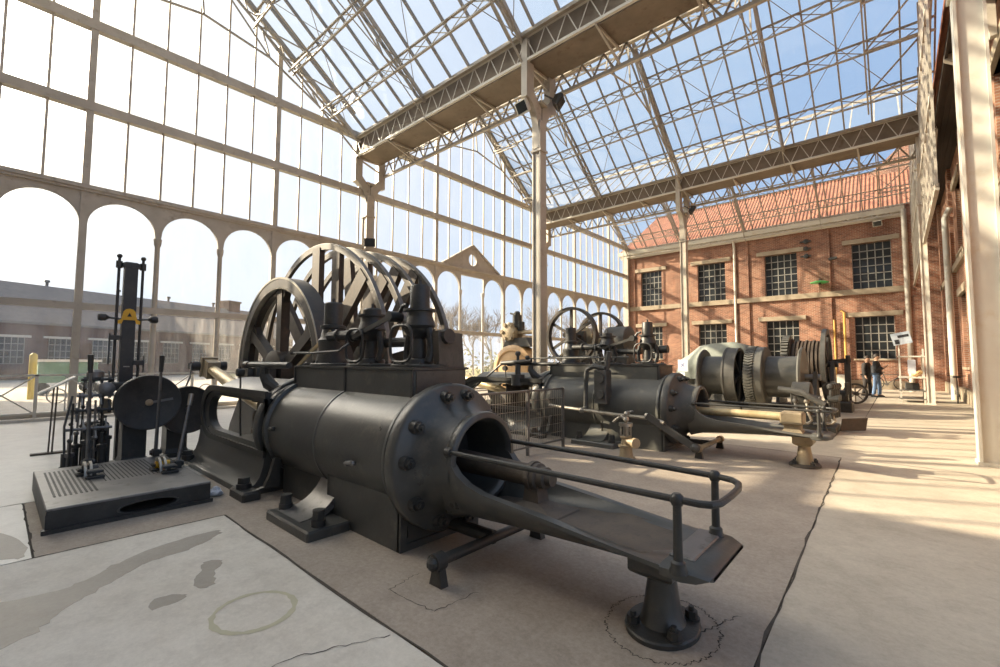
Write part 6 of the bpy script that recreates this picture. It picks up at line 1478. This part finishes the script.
mb = MB(); obox(mb, 20.4, 21.9, -4.8, -3.2, 6.5, 8.1); obox(mb, 20.3, 22.0, -4.9, -3.1, 8.1, 8.3); mb.build('chimney', M['brickfar'], bo, 0)
M['gaspost'] = mat('yellow_post_paint', (0.72, 0.55, 0.10), (0.78, 0.62, 0.15), rough=0.5)
mb = MB(); mb.lathe((-24.2, 0.92, -0.06), (0, 0, 1), [(0, 0.11), (1.62, 0.11), (1.66, 0.10), (1.72, 0.04)], 14); mb.build('yellow_bollard', M['gaspost'], None, label='tall yellow post outside the glazed wall', cat='bollard')
M['awning'] = mat('green_canvas', (0.16, 0.30, 0.24), (0.22, 0.38, 0.31), rough=0.8)
aw = thing('market_trailer', 'dark green covered trailer outside with a pale roof edge', 'trailer', (-27, 1.9, 0))
MB().cbox(-28.2, -26.4, 1.15, 3.0, 0.45, 1.32, 0.03).build('trailer_body', M['awning'], aw, 0)
MB().box(-28.4, -26.2, 1.05, 3.1, 1.32, 1.42).build('trailer_roof', M['lampwhite'], aw, 0)
for x, y in ((-26.6, 1.3), (-26.6, 2.8), (-28.0, 1.3), (-28.0, 2.8)):
    mb = MB(); mb.cyl((x, y, 0.2), (x + 0.2, y, 0.2), 0.26, n=16); mb.build('wheel', M['black'], aw)
    mb = MB(); mb.box(x, x + 0.06, y - 0.03, y + 0.03, 0.2, 0.5); mb.build('trailer_leg', M['lampwhite'], aw, 0)
# a strip of tan gravel and grass
M['grass'] = mat('dry_grass', (0.20, 0.19, 0.07), (0.36, 0.30, 0.12), rough=0.95, scale=2)
M['bark'] = mat('bare_bark', (0.16, 0.13, 0.11), (0.24, 0.20, 0.17), rough=0.9, scale=8)
M['leaf'] = mat('olive_leaves', (0.10, 0.13, 0.03), (0.24, 0.25, 0.08), rough=0.8, scale=1.5)
MB().box(-60, -24, 14, 60, -0.07, -0.045).build('lawn', M['grass'], kind='structure', smooth=0)
def bare_tree(x, y, h, seed, label):
    r = thing('bare_tree', label, 'tree', (x, y, 0), 'bare trees beyond the glazed wall'); R = random.Random(seed)
    tk, tw = MB(), MB()
    def grow(p, d, ln, rad, lev):
        q = p + d * ln
        mid = p.lerp(q, 0.5) + V(R.uniform(-1, 1), R.uniform(-1, 1), 0) * ln * 0.06
        (tk if lev < 2 else tw).tube([p, mid, q], rad, 5 if lev < 2 else 3, rr=[rad, rad * 0.85, rad * 0.68])
        if lev == 5: return
        for _ in range(4 if lev in (1, 2) else 3):
            a = V(R.uniform(-1, 1), R.uniform(-1, 1), R.uniform(-0.15, 0.8)).normalized()
            nd = (d * 0.75 + a * (0.62 if lev else 0.5)).normalized()
            grow(p.lerp(q, R.uniform(0.55, 1.0)), nd, ln * R.uniform(0.66, 0.86), max(rad * 0.6, 0.016), lev + 1)
    grow(V(x, y, -0.05), V(R.uniform(-.05, .05), R.uniform(-.05, .05), 1).normalized(), h * 0.30, h * 0.016, 0)
    tk.build('trunk', M['bark'], r, 60); tw.build('twigs', M['bark'], r, 60)
spots = [(-31, 24.0, 8.0), (-36, 30.5, 9.5), (-33, 33.0, 8.0), (-38, 41.0, 10), (-34, 40.0, 8.5), (-30, 40.0, 8), (-44, 40, 11), (-34, 49, 10), (-29, 47, 9), (-27, 53, 9)]
wh = ['bare winter tree nearest the pediment door, outside', 'bare spreading tree seen through the pediment door', 'slim bare tree just right of the pediment door', 'tall bare tree far out between the arches', 'bare tree outside left of the pale central column', 'bare tree outside just behind the ochre pump', 'tallest bare tree, farthest from the glass', 'bare tree far out beyond the open flywheels', 'bare tree outside behind the second flywheel', 'farthest bare tree at the end of the glazed wall']
for i, (x, y, h) in enumerate(spots): bare_tree(x, y, h, 100 + i, wh[i])
def bush(x, y, w_, h, seed, label):
    R = random.Random(seed); mb = MB()
    for _ in range(420):
        a, b_, c_ = R.gauss(0, 0.42), R.gauss(0, 0.42), abs(R.gauss(0, 0.5))
        p = V(x + a * w_, y + b_ * w_, min(c_, 1.1) * h); s = R.uniform(0.10, 0.24)
        d1 = V(R.uniform(-1, 1), R.uniform(-1, 1), R.uniform(-1, 1)).normalized() * s; d2 = V(R.uniform(-1, 1), R.uniform(-1, 1), R.uniform(-1, 1)).normalized() * s * 0.6
        mb.add([p - d1, p + d2, p + d1, p - d2], [(0, 1, 2, 3)])
    r = thing('bush', label, 'bush', (x, y, 0), 'bushes outside')
    mb.build('foliage', M['leaf'], r, 0); mb = MB()
    for _ in range(5): mb.tube([(x, y, -0.05), (x + R.uniform(-.4, .4) * w_, y + R.uniform(-.4, .4) * w_, h * 0.7)], 0.03, 4)
    mb.build('stems', M['bark'], r)
for i, (x, y, w_, h, lb) in enumerate(((-27, 22.5, 1.6, 1.7, 'low olive bush outside left of the pediment door'), (-30, 27.5, 2.0, 2.2, 'broad olive bush seen through the pediment door'), (-29, 31.5, 1.8, 2.0, 'olive bush outside right of the pediment door'), (-28, 36, 2.0, 2.4, 'olive bush outside behind the ochre pump'), (-32.5, 44.5, 2.6, 2.6, 'farthest olive bush beyond the flywheels'), (-24, 18, 1.3, 1.2, 'small olive bush outside beside the reels'))):
    bush(x, y, w_, h, 40 + i, lb)
